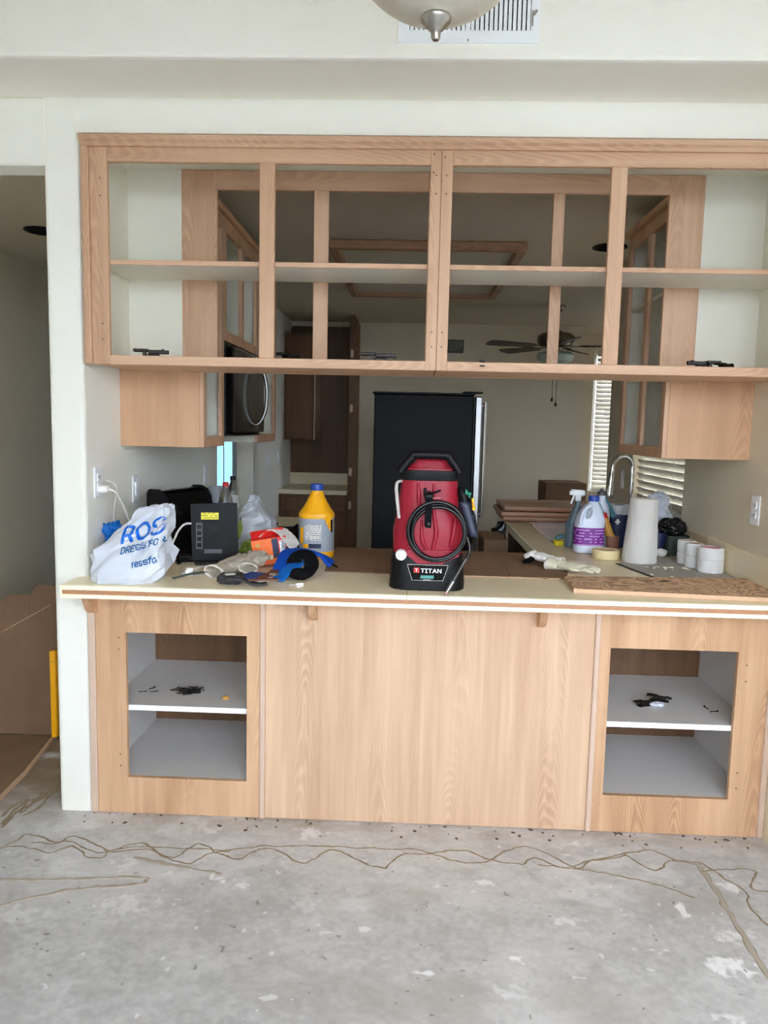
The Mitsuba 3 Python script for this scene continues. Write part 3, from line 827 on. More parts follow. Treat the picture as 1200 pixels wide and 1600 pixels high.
for yy, l in ((FY0 + .385, 1), (FY0 + .475, 2)):
    part(fr, 'handle', cat(tube([(FX1 + .112, yy, .86), (FX1 + .112, yy, 1.685)], .011, 12), cyl((FX1 + .058, yy, .89), (FX1 + .112, yy, .89), .009, 10), cyl((FX1 + .058, yy, 1.66), (FX1 + .112, yy, 1.66), .009, 10)), 'nickel', smooth=40)
part(fr, 'plinth', bx(FX0 + .02, FX1 - .02, FY0 + .02, FY1 - .02, .001, .03), 'black_plastic')

# hutch in the far left corner
hu = thing('base_cabinet', 'wooden desk cabinet with cream counter in the far left corner', 'cabinet')
part(hu, 'body', bx(-1.186, -.566, 4.10, BACK - .002, .002, .875), 'dark_wood')
part(hu, 'counter', bx(-1.186, -.566, 4.06, BACK - .002, .876, .917, .003), 'counter_laminate', label='cream counter')
part(hu, 'splash', bx(-1.186, -.566, BACK - .03, BACK - .002, .918, 1.03), 'counter_laminate')
part(hu, 'door', bx(-1.16, -.88, 4.085, 4.099, .12, .70, .003), 'dark_wood')
part(hu, 'door', bx(-.86, -.59, 4.085, 4.099, .12, .70, .003), 'dark_wood')
for i in range(2):
    part(hu, 'drawer', bx(-1.16 + .29 * i, -.88 + .29 * i, 4.085, 4.099, .72, .855, .003), 'dark_wood')
hb = thing('wall_cabinet', 'brown wall cabinet hung in the far left corner above the desk cabinet', 'cabinet')
part(hb, 'body', bx(-1.186, -.905, 4.36, BACK - .03, 1.36, 2.34), 'dark_wood')
part(hb, 'door', bx(-1.17, -.92, 4.342, 4.358, 1.375, 2.32, .003), 'dark_wood')
part(hb, 'edge_strip', bx(-.904, -.894, 4.342, BACK - .03, 1.36, 2.34), 'batten_wood')
hp = thing('wood_panel', 'brown wood panel lining the back of the far corner alcove', 'panel')
part(hp, 'board', bx(-1.186, -.566, BACK - .028, BACK - .003, 1.032, 2.45), 'dark_wood')
tp = thing('pantry_panel', 'tall brown end panel with hinges between the alcove and the far wall', 'panel')
part(tp, 'board', bx(-.564, -.516, 4.10, BACK - .003, .002, 2.47, .003), 'dark_wood')
for z in (.75, 1.05, 1.62, 2.1):
    part(tp, 'hinge', bx(-.552, -.526, 4.088, 4.0995, z, z + .07, .002), 'batten_wood')

# light box frame and can lights on the ceiling
lb = thing('ceiling_light_frame', 'large rectangular wood-edged light box on the kitchen ceiling', 'ceiling light')
x0, x1, y0, y1 = -.47, .60, 1.49, 3.05
for n, r in (('rail', (x0, x1, y0, y0 + .05)), ('rail', (x0, x1, y1 - .05, y1)), ('rail', (x0, x0 + .05, y0 + .05, y1 - .05)), ('rail', (x1 - .05, x1, y0 + .05, y1 - .05))):
    part(lb, n, bx(*r, CE - .05, CE - .0005, .006), 'door_wood')
part(lb, 'diffuser', bx(x0 + .05, x1 - .05, y0 + .05, y1 - .05, CE - .02, CE - .001), 'ceiling_paint', label='pale diffuser panel')
for (x, y, lab) in ((1.06, 1.585, 'dark recessed can light in the kitchen ceiling, seen through the display cabinet'), (-2.0, 1.40, 'dark recessed can light in the hallway ceiling')):
    t = thing('recessed_light', lab, 'ceiling light')
    part(t, 'trim_ring', lathe([(.072, CE - .0005), (.092, CE - .0005), (.092, CE - .006), (.080, CE - .010), (.072, CE - .006), (.072, CE - .0005)], (x, y, 0), 40), 'black_plastic')
    part(t, 'baffle', lathe([(0, CE - .0008), (.071, CE - .0008), (.071, CE - .003), (0, CE - .003)], (x, y, 0), 32), 'black_fabric')
gv = thing('air_vent', 'dark grey return vent high on the far wall', 'vent')
part(gv, 'frame', hole_panel(.325, .488, 2.223, 2.350, [(.34, 2.238, .473, 2.335)], BACK - .012, BACK - .001), 'grey_vent')
for i in range(7):
    part(gv, 'louver', rot(bx(.34, .473, BACK - .010, BACK - .002, 2.238 + i * .0139, 2.248 + i * .0139), (1, 0, 0), 0), 'grey_vent')

# ceiling fan
fx, fy, fz = 1.157, 3.60, 2.20
fan = thing('ceiling_fan', 'bronze ceiling fan with dark blades and frosted light in the dining nook', 'ceiling fan')
part(fan, 'canopy', lathe([(0, CE - .002), (.068, CE - .002), (.066, CE - .02), (.05, CE - .045), (.022, CE - .062), (0, CE - .062)], (fx, fy, 0), 32), 'bronze', smooth=40)
part(fan, 'downrod', cyl((fx, fy, CE - .06), (fx, fy, fz + .10), .012, 12), 'bronze')
part(fan, 'motor', lathe([(0, fz + .115), (.03, fz + .11), (.05, fz + .09), (.12, fz + .078), (.148, fz + .055), (.150, fz + .01), (.13, fz - .022), (.06, fz - .035), (.055, fz - .06), (0, fz - .06)], (fx, fy, 0), 40), 'bronze', smooth=35)
for ang in (200, 128, 56, -16, -88):
    bl = extr(Polygon([(.20, -.045), (.56, -.066), (.60, -.055), (.615, 0), (.60, .055), (.56, .066), (.20, .045)]), -.003, .003, 'z')
    rot(bl, (1, 0, 0), 11)
    ir = cat(bx(.10, .24, -.012, .012, -.004, .004, .002), bx(.19, .26, -.035, .035, .003, .007, .001))
    for n, m, ma in (('blade', bl, 'fan_blade'), ('blade_arm', ir, 'bronze')):
        rot(m, (0, 0, 1), ang)
        part(fan, n, mv(m, fx, fy, fz - .025), ma)
part(fan, 'light_shade', lathe([(.055, fz - .062), (.13, fz - .072), (.152, fz - .095), (.135, fz - .14), (.08, fz - .17), (0, fz - .182), (0, fz - .062)], (fx, fy, 0), 32), 'fan_glass', smooth=40, label='frosted green-white light shade')
for dx, dz in ((-.02, .36), (.012, .40)):
    c = part(fan, 'pull_chain', tube([(fx + dx, fy - .05, fz - .06), (fx + dx, fy - .05, fz - dz - .08)], .0022, 6), 'dark_metal')
    part(c, 'pendant', lathe([(0, 0), (.009, .008), (.011, .018), (.005, .032), (0, .034)], (fx + dx, fy - .05, fz - dz - .11), 12), 'dark_metal', smooth=True)

# cartons beyond
def carton(x0, x1, y0, y1, z0, z1, lab):
    t = thing('cardboard_carton', lab, 'box')
    part(t, 'body', bx(x0, x1, y0, y1, z0, z1 - .004, .003), 'cardboard')
    part(t, 'flap', bx(x0, (x0 + x1) / 2 - .001, y0, y1, z1 - .004, z1), 'cardboard')
    part(t, 'flap', bx((x0 + x1) / 2 + .001, x1, y0, y1, z1 - .004, z1), 'cardboard')


carton(1.16, 1.50, 3.75, 4.15, .52, 1.055, 'brown carton standing against the far wall, above the stacked doors')
carton(1.05, 1.58, 3.70, 4.25, .002, .518, 'brown carton on the floor supporting another carton, hidden behind the stacked doors')
carton(.43, .56, 1.55, 1.92, .002, .872, 'narrow brown carton on the kitchen floor left of the black bag and sink counter')

# ------------------------------------------------------------------ counter: left side
def front_print(mesh, host, off=.0028, maxe=.007):
    """lays flat lettering (facing -y) onto the front of a host mesh"""
    from scipy.interpolate import LinearNDInterpolator
    v, f = trimesh.remesh.subdivide_to_size(mesh.vertices, mesh.faces, maxe, max_iter=12)
    n = host.vertex_normals
    sel = n[:, 1] < -.05
    hv = host.vertices[sel]
    # the nearest (smallest y) of close points wins
    it = LinearNDInterpolator(hv[:, [0, 2]], hv[:, 1])
    y = it(v[:, [0, 2]])
    d = v[:, 1] - mesh.vertices[:, 1].max()
    y = np.where(np.isnan(y), np.nanmean(y), y)
    v = v.copy(); v[:, 1] = y + d - off
    return trimesh.Trimesh(v, f, process=False)


def strip(P, w, th, k=6):
    """flat band along P, w wide (horizontal), th thick"""
    Q = catmull(P, k)
    t = np.gradient(Q, axis=0); sdir = np.cross(t, [0, 0, 1.0]); sdir /= np.linalg.norm(sdir, axis=1, keepdims=True) + 1e-9
    up = np.cross(sdir, t); up /= np.linalg.norm(up, axis=1, keepdims=True) + 1e-9
    rings = [np.array([q - s * w / 2 - u * th / 2, q + s * w / 2 - u * th / 2, q + s * w / 2 + u * th / 2, q - s * w / 2 + u * th / 2]) for q, s, u in zip(Q, sdir, up)]
    m = loft(rings)
    if m.volume < 0: m.invert()
    return m




def smooth_crumple_bag(secs, n, amp, freq, seed, steps=40, fold=None):
    """secs: (z, xl, xr, yc, ry, tilt): a coarse loft of soft rectangles, knocked about so that it breaks into flat facets and sharp creases like thin film"""
    secs = np.array(secs, float)
    zz = np.linspace(0, 1, len(secs)); q = np.linspace(0, 1, steps)
    S = np.stack([np.interp(q, zz, secs[:, k]) for k in range(secs.shape[1])], 1)
    g = np.random.default_rng(seed)
    rings = []
    for i, (z, xl, xr, yc, ry, tilt) in enumerate(S):
        r = ring(((xl + xr) / 2, yc, z), (xr - xl) / 2, ry, n, 3.0)
        c = np.array([(xl + xr) / 2, yc, z])
        d = r - c; d /= np.linalg.norm(d, axis=1, keepdims=True)
        w = .35 if i == 0 else 1.0
        r = r + d * (g.normal(0, 1, n)[:, None] * amp * w) + g.normal(0, .35 * amp * w, (n, 3)) * [1, 1, 0 if i == 0 else 1]
        r = np.roll(r, 0, 0)
        r[:, 2] += tilt * (r[:, 0] - (xl + xr) / 2)
        rings.append(r)
    m = loft(rings)
    v, f = trimesh.remesh.subdivide(*trimesh.remesh.subdivide(m.vertices, m.faces))
    m = trimesh.Trimesh(v, f)
    d2 = 1 - np.abs(2 * meshkit.fbm(np.array(m.vertices) * freq * 2.4 + seed, 2, seed) - 1) * 3
    m.vertices = m.vertices + m.vertex_normals * (amp * .16 * d2)[:, None]
    return m


bg = thing('plastic_bag', 'white plastic shopping bag with blue lettering at the left end of the bar top', 'shopping bag')
bag = smooth_crumple_bag([(CT + .001, -1.150, -.905, -.02, .105, 0), (CT + .04, -1.148, -.882, -.02, .115, 0), (CT + .09, -1.140, -.880, -.015, .115, 0), (CT + .135, -1.125, -.880, -.01, .108, .03), (CT + .175, -1.085, -.872, 0, .095, .08),
                          (CT + .215, -1.030, -.868, .005, .075, .12), (CT + .255, -.995, -.875, .01, .055, .16), (CT + .272, -.985, -.885, .01, .040, .18), (CT + .262, -.978, -.892, .01, .030, .18), (CT + .235, -.972, -.898, .01, .022, .15)], 22, .0085, 14, 4, 14)
bag.vertices[:, 2] = np.maximum(bag.vertices[:, 2], CT + .0008)
part(bg, 'sack', bag, 'bag_white', smooth=28)


def bag_text(s, h, x, z, slope, arc, w, m, name, bold=False):
    t = text(s, h, 0, 0, 0, .0015, bold, w)
    v = t.vertices
    u = v[:, 0] / w
    v[:, 2] = v[:, 2] + slope * v[:, 0] + arc * np.sin(u * np.pi)
    v[:, 0] += x; v[:, 2] += z
    part(bg, name, front_print(t, bag), m)


bag_text('ROS', .056, -1.018, 1.062, .30, -.004, .142, 'blue_ink', 'lettering', True)
bag_text('DRESS FOR', .022, -1.012, 1.028, .28, -.002, .138, 'dark_blue_ink', 'lettering', True)
bag_text('ressfor', .026, -.972, .980, .20, .002, .088, 'dark_blue_ink', 'lettering', True)

sb_ = thing('cardboard_carton', 'small tan box against the post behind the shopping bag', 'box')
part(sb_, 'body', bx(-1.165, -1.09, .115, .19, CT + .0005, CT + .10, .002), 'cardboard')
gl = trimesh.creation.icosphere(subdivisions=2, radius=1); gl.apply_scale((.042, .034, .042))
gl.vertices = gl.vertices * (1 + np.random.default_rng(5).normal(0, .2, len(gl.vertices)))[:, None]
gl = trimesh.Trimesh(*trimesh.remesh.subdivide(gl.vertices, gl.faces))
gm = cat(gl, mv(rot(crumple(hullm := bx(-.06, .06, -.03, .03, -.006, .006, .003).subdivide().subdivide(), .006, 40, 2), (0, 1, 0), 8), .045, .0, .018))
solo('nitrile_glove', mv(gm, -1.143, .150, 1.062), 'nitrile_blue', 'crumpled bright blue rubber glove by the post behind the shopping bag', 'glove', smooth=30)

# black rounded cooler box / printer
pr_ = thing('printer', 'large black rounded appliance behind the black modem, with a small green mark', 'appliance')
ang = 71
prof = [(-.050, .0), (.058, 0), (.060, .20), (.052, .245), (.035, .275), (.005, .288), (-.040, .288), (-.050, .275)]
P_ = Polygon(prof).buffer(-.008).buffer(.008, quad_segs=5)
body = extr(P_, -.150, .150, 'x')
side = [mv(extr(P_.buffer(.004), -.158, -.150, 'x'), 0, 0, .004), mv(extr(P_.buffer(.004), .150, .158, 'x'), 0, 0, .004)]
# local x along the long side; local y: profile a
def put_pr(m):
    v = m.vertices
    m.vertices = np.stack([v[:, 0], -v[:, 1], v[:, 2]], 1); m.invert()
    rot(m, (0, 0, 1), ang)
    return mv(m, -1.005, .548, CT + .0005)
part(pr_, 'body', put_pr(body), 'black_gloss', smooth=30)
for s_ in side:
    part(pr_, 'end_cap', put_pr(s_), 'black_plastic')
gmk = bx(-.012, .004, .0595, .0612, .165, .185, .0003); gmk.vertices[:, 1] *= -1; gmk.invert()
part(pr_, 'mark', put_pr(gmk), 'sponge_yellow', label='small yellow-green mark')
solo('power_adapter', cat(mv(rot(bx(-.05, .05, -.03, .03, 0, .035, .008), (0, 0, 1), 20), -.915, .375, CT + .0005), tube(catmull([(-.95, .32, CT + .012), (-.93, .28, CT + .008), (-.905, .27, CT + .03), (-.91, .33, CT + .01)], 8), .006, 8)), 'black_plastic',
     'black power adapter with a coiled lead between the bag and the modem', 'power adapter', smooth=30)

md = thing('modem', 'upright black modem with a yellow sticker and a striped globe on its back', 'modem')
mb = lambda *r, b=.002: rot(bx(*r, b), (0, 0, 1), 10, (-.79, .33, 0))
part(md, 'body', rot(extr(Polygon([(-.884, CT + .03), (-.875, CT + .012), (-.717, CT + .012), (-.700, CT + .03), (-.706, 1.170), (-.890, 1.168)]).buffer(-.003).buffer(.003), .302, .345, 'y'), (0, 0, 1), 10, (-.79, .33, 0)), 'black_plastic')
part(md, 'foot', mb(-.872, -.712, .29, .375, CT + .0005, CT + .020, b=.004), 'black_plastic')
part(md, 'sticker', mb(-.848, -.777, .3005, .3015, 1.106, 1.134, b=0), 'yellow_print', label='yellow printed sticker')
gb = [bx(-.798 - w_, -.798 + w_, .3008, .3018, z_, z_ + .0048) for z_, w_ in [(1.030 + .0075 * i, .024 * math.sqrt(max(0.05, 1 - ((i - 3) / 3.6) ** 2))) for i in range(7)]]
part(md, 'globe_emblem', rot(cat(*gb), (0, 0, 1), 10, (-.79, .33, 0)), 'black_gloss', label='striped globe emblem in gloss black')
part(md, 'port_bay', mb(-.868, -.842, .3003, .3015, .985, 1.092, b=0), 'grey_ink')
for i in range(4):
    part(md, 'port', mb(-.864, -.846, .2995, .3008, .992 + .025 * i, 1.009 + .025 * i, b=0), 'black_gloss')
part(md, 'badge', mb(-.835, -.765, .3003, .3013, .967, .984, b=0), 'grey_ink', label='grey name strip')
part(md, 'lead', tube(catmull([(-.868, .305, 1.085), (-.90, .27, 1.088), (-.925, .255, 1.06), (-.945, .24, 1.01), (-.975, .22, .955), (-.99, .2, .925)], 8), .0045, 8), 'cord_white', smooth=True)

for i, (x, y, capm, lab) in enumerate(((-.930, 1.065, 'red_carton', 'clear water bottle with a dark red cap behind the modem'), (-1.0, 1.52, 'dark_metal', 'clear water bottle with a dark cap behind the modem'))):
    t = thing('water_bottle', lab, 'bottle')
    sh = [(0, .925), (.032, .925), (.034, .93), (.034, 1.10), (.030, 1.13), (.014, 1.165), (.013, 1.18), (0, 1.18)]
    part(t, 'body', lathe(sh, (x, y, 0), 24), 'bottle_glass', smooth=40)
    part(t, 'label', lathe([(.0345, 1.02), (.035, 1.02), (.035, 1.09), (.0345, 1.09)], (x, y, 0), 24), 'tape_white')
    part(t, 'cap', lathe([(0, 1.178), (.015, 1.178), (.015, 1.198), (.013, 1.2), (0, 1.2)], (x, y, 0), 20), capm)
solo('plastic_cup', lathe([(0, .924), (.035, .924), (.045, 1.14), (.043, 1.14), (.033, .93), (0, .93)], (-1.09, 1.52, 0), 24), 'bag_grey', 'pale plastic tub between the black appliance and the water bottles', 'tub')

gbag = thing('plastic_bag', 'grey plastic grocery bag with green produce between the modem and the orange carton', 'grocery bag')
g_ = smooth_crumple_bag([(CT + .001, -.775, -.60, .64, .07, 0), (CT + .05, -.785, -.585, .64, .085, 0), (CT + .11, -.78, -.59, .64, .08, -.05), (CT + .16, -.765, -.605, .64, .06, -.1), (CT + .20, -.735, -.65, .64, .04, -.1),
                         (CT + .235, -.715, -.675, .64, .02, 0), (CT + .262, -.702, -.690, .64, .01, 0)], 16, .010, 16, 11, 11)
g_.vertices[:, 2] = np.maximum(g_.vertices[:, 2], CT + .0008)
part(gbag, 'sack', g_, 'bag_grey', smooth=28)
for (x, z, a) in ((-.745, 1.03, 8), (-.70, .975, 70), (-.715, .945, 80)):
    lf = trimesh.creation.icosphere(subdivisions=3, radius=1); lf.apply_scale((.014, .006, .042)); rot(lf, (0, 1, 0), a)
    crumple(lf, .004, 60, 5)
    part(gbag, 'produce', mv(lf, x, .553, z), 'leaf_green', smooth=True, label='green leafy produce')

# yellow jug
JX, JY = -.405, .57
jg = thing('jug', 'yellow plastic jug with blue cap and grey label on the counter', 'jug')
def jring(z, r, e=2.6): return ring((JX, JY, z), r, r * .92, 56, e)
jr = [jring(CT + .001, .060), jring(CT + .004, .073), jring(CT + .012, .0775), jring(.945, .0785), jring(.948, .0765), jring(1.095, .0765), jring(1.098, .0785), jring(1.112, .0775)]
for i, f in enumerate(np.linspace(.08, 1, 10)):
    jr.append(jring(1.112 + .093 * f, .0775 * (1 - f) + .026 * f - .004 * math.sin(f * math.pi), 2.6 - .6 * f))
jr += [jring(1.212, .025, 2), jring(1.213, .022, 2)]
part(jg, 'bottle', loft(jr), 'yellow_plastic', smooth=40)
lb1 = [jring(.950, .0772), jring(1.094, .0772)]
part(jg, 'label', loft(lb1, False), 'jug_label', smooth=True, label='grey wrap label')
def lab_patch(x0, x1, z0, z1, m, name, off):
    q = trimesh.Trimesh(*trimesh.remesh.subdivide_to_size(*(lambda b: (b.vertices, b.faces))(bx(x0, x1, 0, .0008, z0, z1)), .01, max_iter=10), process=False)
    host = loft(lb1, False)
    a = q.vertices; u = (a[:, 0] - JX) / .0772
    yy = JY - .0772 * .92 * (1 - np.abs(np.clip(u, -.99, .99)) ** 2.6) ** (1 / 2.6)
    q.vertices = np.stack([a[:, 0], yy - off + a[:, 1], a[:, 2]], 1)
    part(jg, name, q, m)
for z_, xa in ((1.084, -.362), (1.070, -.356), (1.056, -.350), (1.042, -.344)):
    lab_patch(xa, -.3295, z_, z_ + .0135, 'yellow_plastic', 'handle_panel', .0014)
lab_patch(-.3375, -.3315, 1.035, 1.088, 'black_plastic', 'handle_gap', .0022)
lab_patch(-.448, -.376, 1.000, 1.068, 'fine_print', 'text_block', .0016)
lab_patch(-.430, -.376, .966, .985, 'navy_deep', 'badge', .0016)
lab_patch(-.470, -.455, .985, 1.055, 'yellow_plastic', 'stripe', .0016)
lab_patch(-.455, -.433, .966, .984, 'yellow_plastic', 'stripe', .0018)
part(jg, 'cap', lathe([(0, 1.2135), (.0275, 1.2135), (.029, 1.217), (.028, 1.238), (.026, 1.241), (0, 1.241)], (JX, JY, 0), 28), 'blue_cap', smooth=40)

# orange and red carton, tilted
oc = thing('detergent_carton', 'open orange and red carton lying tilted among the gloves and straps', 'carton')
def tl(m): return mv(rot(rot(m, (0, 1, 0), -9), (0, 0, 1), 12), -.558, .325, CT + .012)
part(oc, 'body', tl(bx(-.070, .070, -.035, .045, 0, .108, .002)), 'red_carton')
part(oc, 'front_panel', tl(bx(-.070, .025, -.0362, -.0352, .002, .107)), 'orange_carton', label='orange front panel')
part(oc, 'brand_panel', tl(bx(.012, .036, -.0375, -.0364, .025, .104)), 'navy_deep')
wt = text('Hefty', .022, 0, 0, 0, .0008, True, .052)
rot(wt, (0, 1, 0), 80); mv(wt, .046, -.0372, .098)
part(oc, 'name_plate', tl(bx(.041, .064, -.0366, -.0353, .028, .092)), 'white_ink')
wt2 = text('Hefty', .020, 0, 0, 0, .0008, True, .054); rot(wt2, (0, 1, 0), 85); mv(wt2, .046, -.0368, .088)
part(oc, 'lettering', tl(wt2), 'navy_deep')
for (dx, dz, rr_) in ((-.045, .085, .009), (-.030, .050, .013), (-.040, .018, .016), (.0, .03, .01)):
    part(oc, 'printed_flower', tl(mv(rot(trimesh.creation.cylinder(rr_, .0012, sections=10), (1, 0, 0), 90), dx, -.0366, dz)), 'glove_cream' if rr_ > .0095 else 'caulk_yellow')
fl = bx(-.068, .066, -.002, .0, 0, .05); rot(fl, (1, 0, 0), 50); mv(fl, 0, .045, .108)
part(oc, 'flap', tl(fl), 'red_carton')
tis = strip([(-.600, .385, 1.030), (-.565, .365, 1.062), (-.525, .345, 1.062), (-.490, .325, 1.035), (-.468, .310, 1.01), (-.458, .308, .985)], .075, .006, 8)
tis = trimesh.Trimesh(*trimesh.remesh.subdivide_to_size(tis.vertices, tis.faces, .012, max_iter=10)); tis.merge_vertices()
crumple(tis, .004, 38, 6)
solo('paper_liner', tis, 'white_paper', 'white crumpled paper poking out of the orange carton', 'paper', smooth=40)


def cuff_glove(name, lab, x, y, z, rz, scale, m, cuffm, flat=.45, curl=.02, tilt=0):
    t = thing(name, lab, 'glove')
    # fingers along +x, cuff opening at -x
    bones = [((-.02, -.022, 0), .026), ((.05, -.02, 0), .026)], [((-.02, .02, 0), .026), ((.05, .022, 0), .026)], [((.05, -.02, 0), .026), ((.05, .022, 0), .026)]
    bl = [((a, r), (b_, s)) for ((a, r), (b_, s)) in bones]
    for i, (yy, L) in enumerate(((-.034, .062), (-.012, .075), (.011, .072), (.033, .055))):
        b0 = (.06, yy * .9, 0); b1 = (.06 + L * .55, yy * 1.15, curl * .4); b2 = (.06 + L, yy * 1.25, -curl * .6)
        bl += [((b0, .013), (b1, .0125)), ((b1, .0125), (b2, .0105))]
    bl += [(((-.0, -.035, 0), .016), ((.045, -.068, .004), .0135)), (((.045, -.068, .004), .0135), ((.068, -.072, .0), .011))]
    h = skin(bl, .006, 10)
    h.vertices[:, 2] *= flat
    crumple(h, .004, 45, int(abs(x) * 100) % 17)
    rings = []
    for xx, ry, rz_ in ((-.02, .040, .018), (-.05, .044, .022), (-.085, .050, .026), (-.088, .051, .027), (-.088, .047, .023), (-.06, .041, .019), (-.03, .03, .012)):
        rings.append(ring((xx, 0, 0), ry, rz_, 28, 2, (0, 1, 0), (0, 0, 1)))
    c = loft(rings[::-1]); 
    if c.volume < 0: c.invert()
    crumple(c, .004, 40, 3)
    lipr = loft([ring((xx, 0, 0), ry, rz_, 28, 2, (0, 1, 0), (0, 0, 1)) for xx, ry, rz_ in ((-.082, .0525, .0285), (-.092, .054, .03), (-.094, .050, .026), (-.084, .047, .023))][::-1], False)
    if lipr.volume < 0: lipr.invert()
    crumple(lipr, .004, 40, 3)
    for n, mm, ma in (('hand', h, m), ('sleeve', c, m), ('cuff', lipr, cuffm)):
        mm.apply_scale(scale); rot(mm, (0, 1, 0), tilt); rot(mm, (0, 0, 1), rz); mv(mm, x, y, z)
        mm.vertices[:, 2] = np.maximum(mm.vertices[:, 2], CT + .0008)
        part(t, n, mm, ma, smooth=True)
    return t


cuff_glove('work_glove', 'grey work glove lying in front of the modem, cuff toward the counter edge', -.680, .110, CT + .038, 58, .95, 'glove_grey', 'cuff_white', .85, .02, -10)
cuff_glove('work_glove', 'grey work glove with upright round cuff leaning on the orange carton', -.600, .140, CT + .050, 86, .72, 'glove_grey', 'cuff_white', 1.1, .02, -14)

# safety glasses, tool strap, blue case, blue sling, black strap
sg = thing('safety_glasses', 'clear safety glasses on the counter in front of the modem', 'glasses')
ls = loft([ring((0, 0, z), rx, ry, 36, 2.6) for z, rx, ry in ((.0, .072, .030), (.02, .070, .028), (.038, .060, .022))], False)
part(sg, 'lens', mv(rot(ls, (0, 0, 1), 35), -.80, .10, CT + .003), 'lens_plastic', smooth=True)
part(sg, 'temple', tube(catmull([(-.865, -.01, CT + .006), (-.82, .02, CT + .014), (-.77, .06, CT + .018), (-.72, .11, CT + .014)], 6), .004, 8), 'dark_green', smooth=True)
part(sg, 'temple', tube(catmull([(-.855, .07, CT + .006), (-.81, .13, CT + .02), (-.76, .17, CT + .02)], 6), .003, 8), 'grey_tube', smooth=True)
part(sg, 'rim', tube(ring((-.80, .10, CT + .005), .074, .032, 36, 2.6) @ np.eye(3), .0022, 6, closed=True), 'grey_tube', smooth=True)

tb = thing('tool_belt', 'dark strap with brown leather ends at the counter edge by the blue case', 'belt')
part(tb, 'strap', strip([(-.665, -.085, CT + .014), (-.62, -.10, CT + .03), (-.58, -.085, CT + .02), (-.53, -.10, CT + .012), (-.50, -.092, CT + .014)], .030, .008), 'charcoal', smooth=30)
part(tb, 'leather_end', strip([(-.525, -.075, CT + .03), (-.505, -.04, CT + .034), (-.495, .02, CT + .036), (-.50, .08, CT + .03)], .028, .006), 'leather', smooth=30)
part(tb, 'leather_end', strip([(-.56, -.092, CT + .025), (-.51, -.10, CT + .03), (-.46, -.085, CT + .028)], .022, .006), 'leather', smooth=30)
part(tb, 'pouch', mv(crumple(bx(-.06, .03, -.03, .035, 0, .035, .01).subdivide().subdivide().subdivide(), .006, 40, 4, floor=0), -.625, -.045, CT + .001), 'charcoal', smooth=True)
part(tb, 'buckle', mv(rot(cat(bx(-.018, .018, -.012, -.008, 0, .006), bx(-.018, .018, .008, .012, 0, .006), bx(-.018, -.014, -.012, .012, 0, .006), bx(.014, .018, -.012, .012, 0, .006)), (0, 0, 1), 30), -.63, -.105, CT + .045), 'nickel')
part(tb, 'buckle', mv(rot(cat(bx(-.014, .014, -.010, -.007, 0, .005), bx(-.014, .014, .007, .010, 0, .005), bx(-.014, -.011, -.01, .01, 0, .005), bx(.011, .014, -.01, .01, 0, .005)), (0, 0, 1), -20), -.475, -.088, CT + .045), 'nickel')
bc = thing('blue_case', 'flat blue case with a white edge under the gloves', 'case')
q1 = rot(bx(-.045, .045, -.05, .05, .0, .012, .003), (0, 0, 1), -18); q2 = rot(bx(-.046, .046, -.051, .051, .0125, .021, .004), (0, 0, 1), -18)
part(bc, 'tray', mv(q1, -.565, .022, CT + .001), 'white_plastic'); part(bc, 'lid', mv(q2, -.565, .022, CT + .001), 'case_blue')
bs = thing('blue_sling', 'bright blue folded nylon sling beside the orange carton', 'sling')
part(bs, 'fold', strip([(-.468, .05, CT + .02), (-.462, .12, CT + .05), (-.455, .23, CT + .075), (-.41, .30, CT + .07), (-.355, .33, CT + .045), (-.31, .33, CT + .012)], .085, .014), 'blue_fabric', smooth=30)
part(bs, 'fold', strip([(-.475, -.005, CT + .010), (-.45, .05, CT + .035), (-.42, .12, CT + .05), (-.405, .20, CT + .06)], .045, .012), 'nitrile_blue', smooth=30)
part(bs, 'cord', tube(catmull([(-.33, .33, CT + .02), (-.30, .32, CT + .012), (-.285, .30, CT + .006)], 5), .003, 6), 'black_fabric')
bk = thing('black_strap', 'looped wide black strap in front of the blue sling', 'strap')
part(bk, 'loop', strip([(-.425, .055, CT + .012), (-.385, .06, CT + .015), (-.365, .10, CT + .05), (-.385, .14, CT + .085), (-.415, .15, CT + .09), (-.435, .12, CT + .06), (-.43, .08, CT + .025)], .055, .008), 'black_fabric', smooth=30)
pad = trimesh.creation.icosphere(subdivisions=4, radius=1); pad.apply_scale((.042, .028, .022)); crumple(pad, .004, 30, 2)
part(bk, 'pad', mv(pad, -.405, .045, CT + .024), 'black_fabric', smooth=True)
wc_ = thing('plastic_clip', 'small white plastic clip on the counter left of the sprayer', 'clip')
part(wc_, 'bar', mv(rot(bx(-.022, .016, -.004, .004, .0005, .005, .001), (0, 0, 1), 8), -.405, -.045, CT), 'grey_tube')
part(wc_, 'tab', cat(mv(rot(bx(-.014, .014, -.006, .006, .0005, .012, .002), (0, 0, 1), 25), -.388, -.055, CT), bx(-.392, -.383, -.085, -.055, CT + .0005, CT + .006, .001)), 'white_plastic')

# ------------------------------------------------------------------ the sprayer
sp = thing('paint_sprayer', 'red and black upright paint sprayer with a coiled black hose standing on the bar top', 'sprayer')
SX, SY = .070, .035


def srings(rows, n=64):
    return [ring((xc, yc, z), rx, ry, n, e) for z, xc, rx, yc, ry, e in rows]


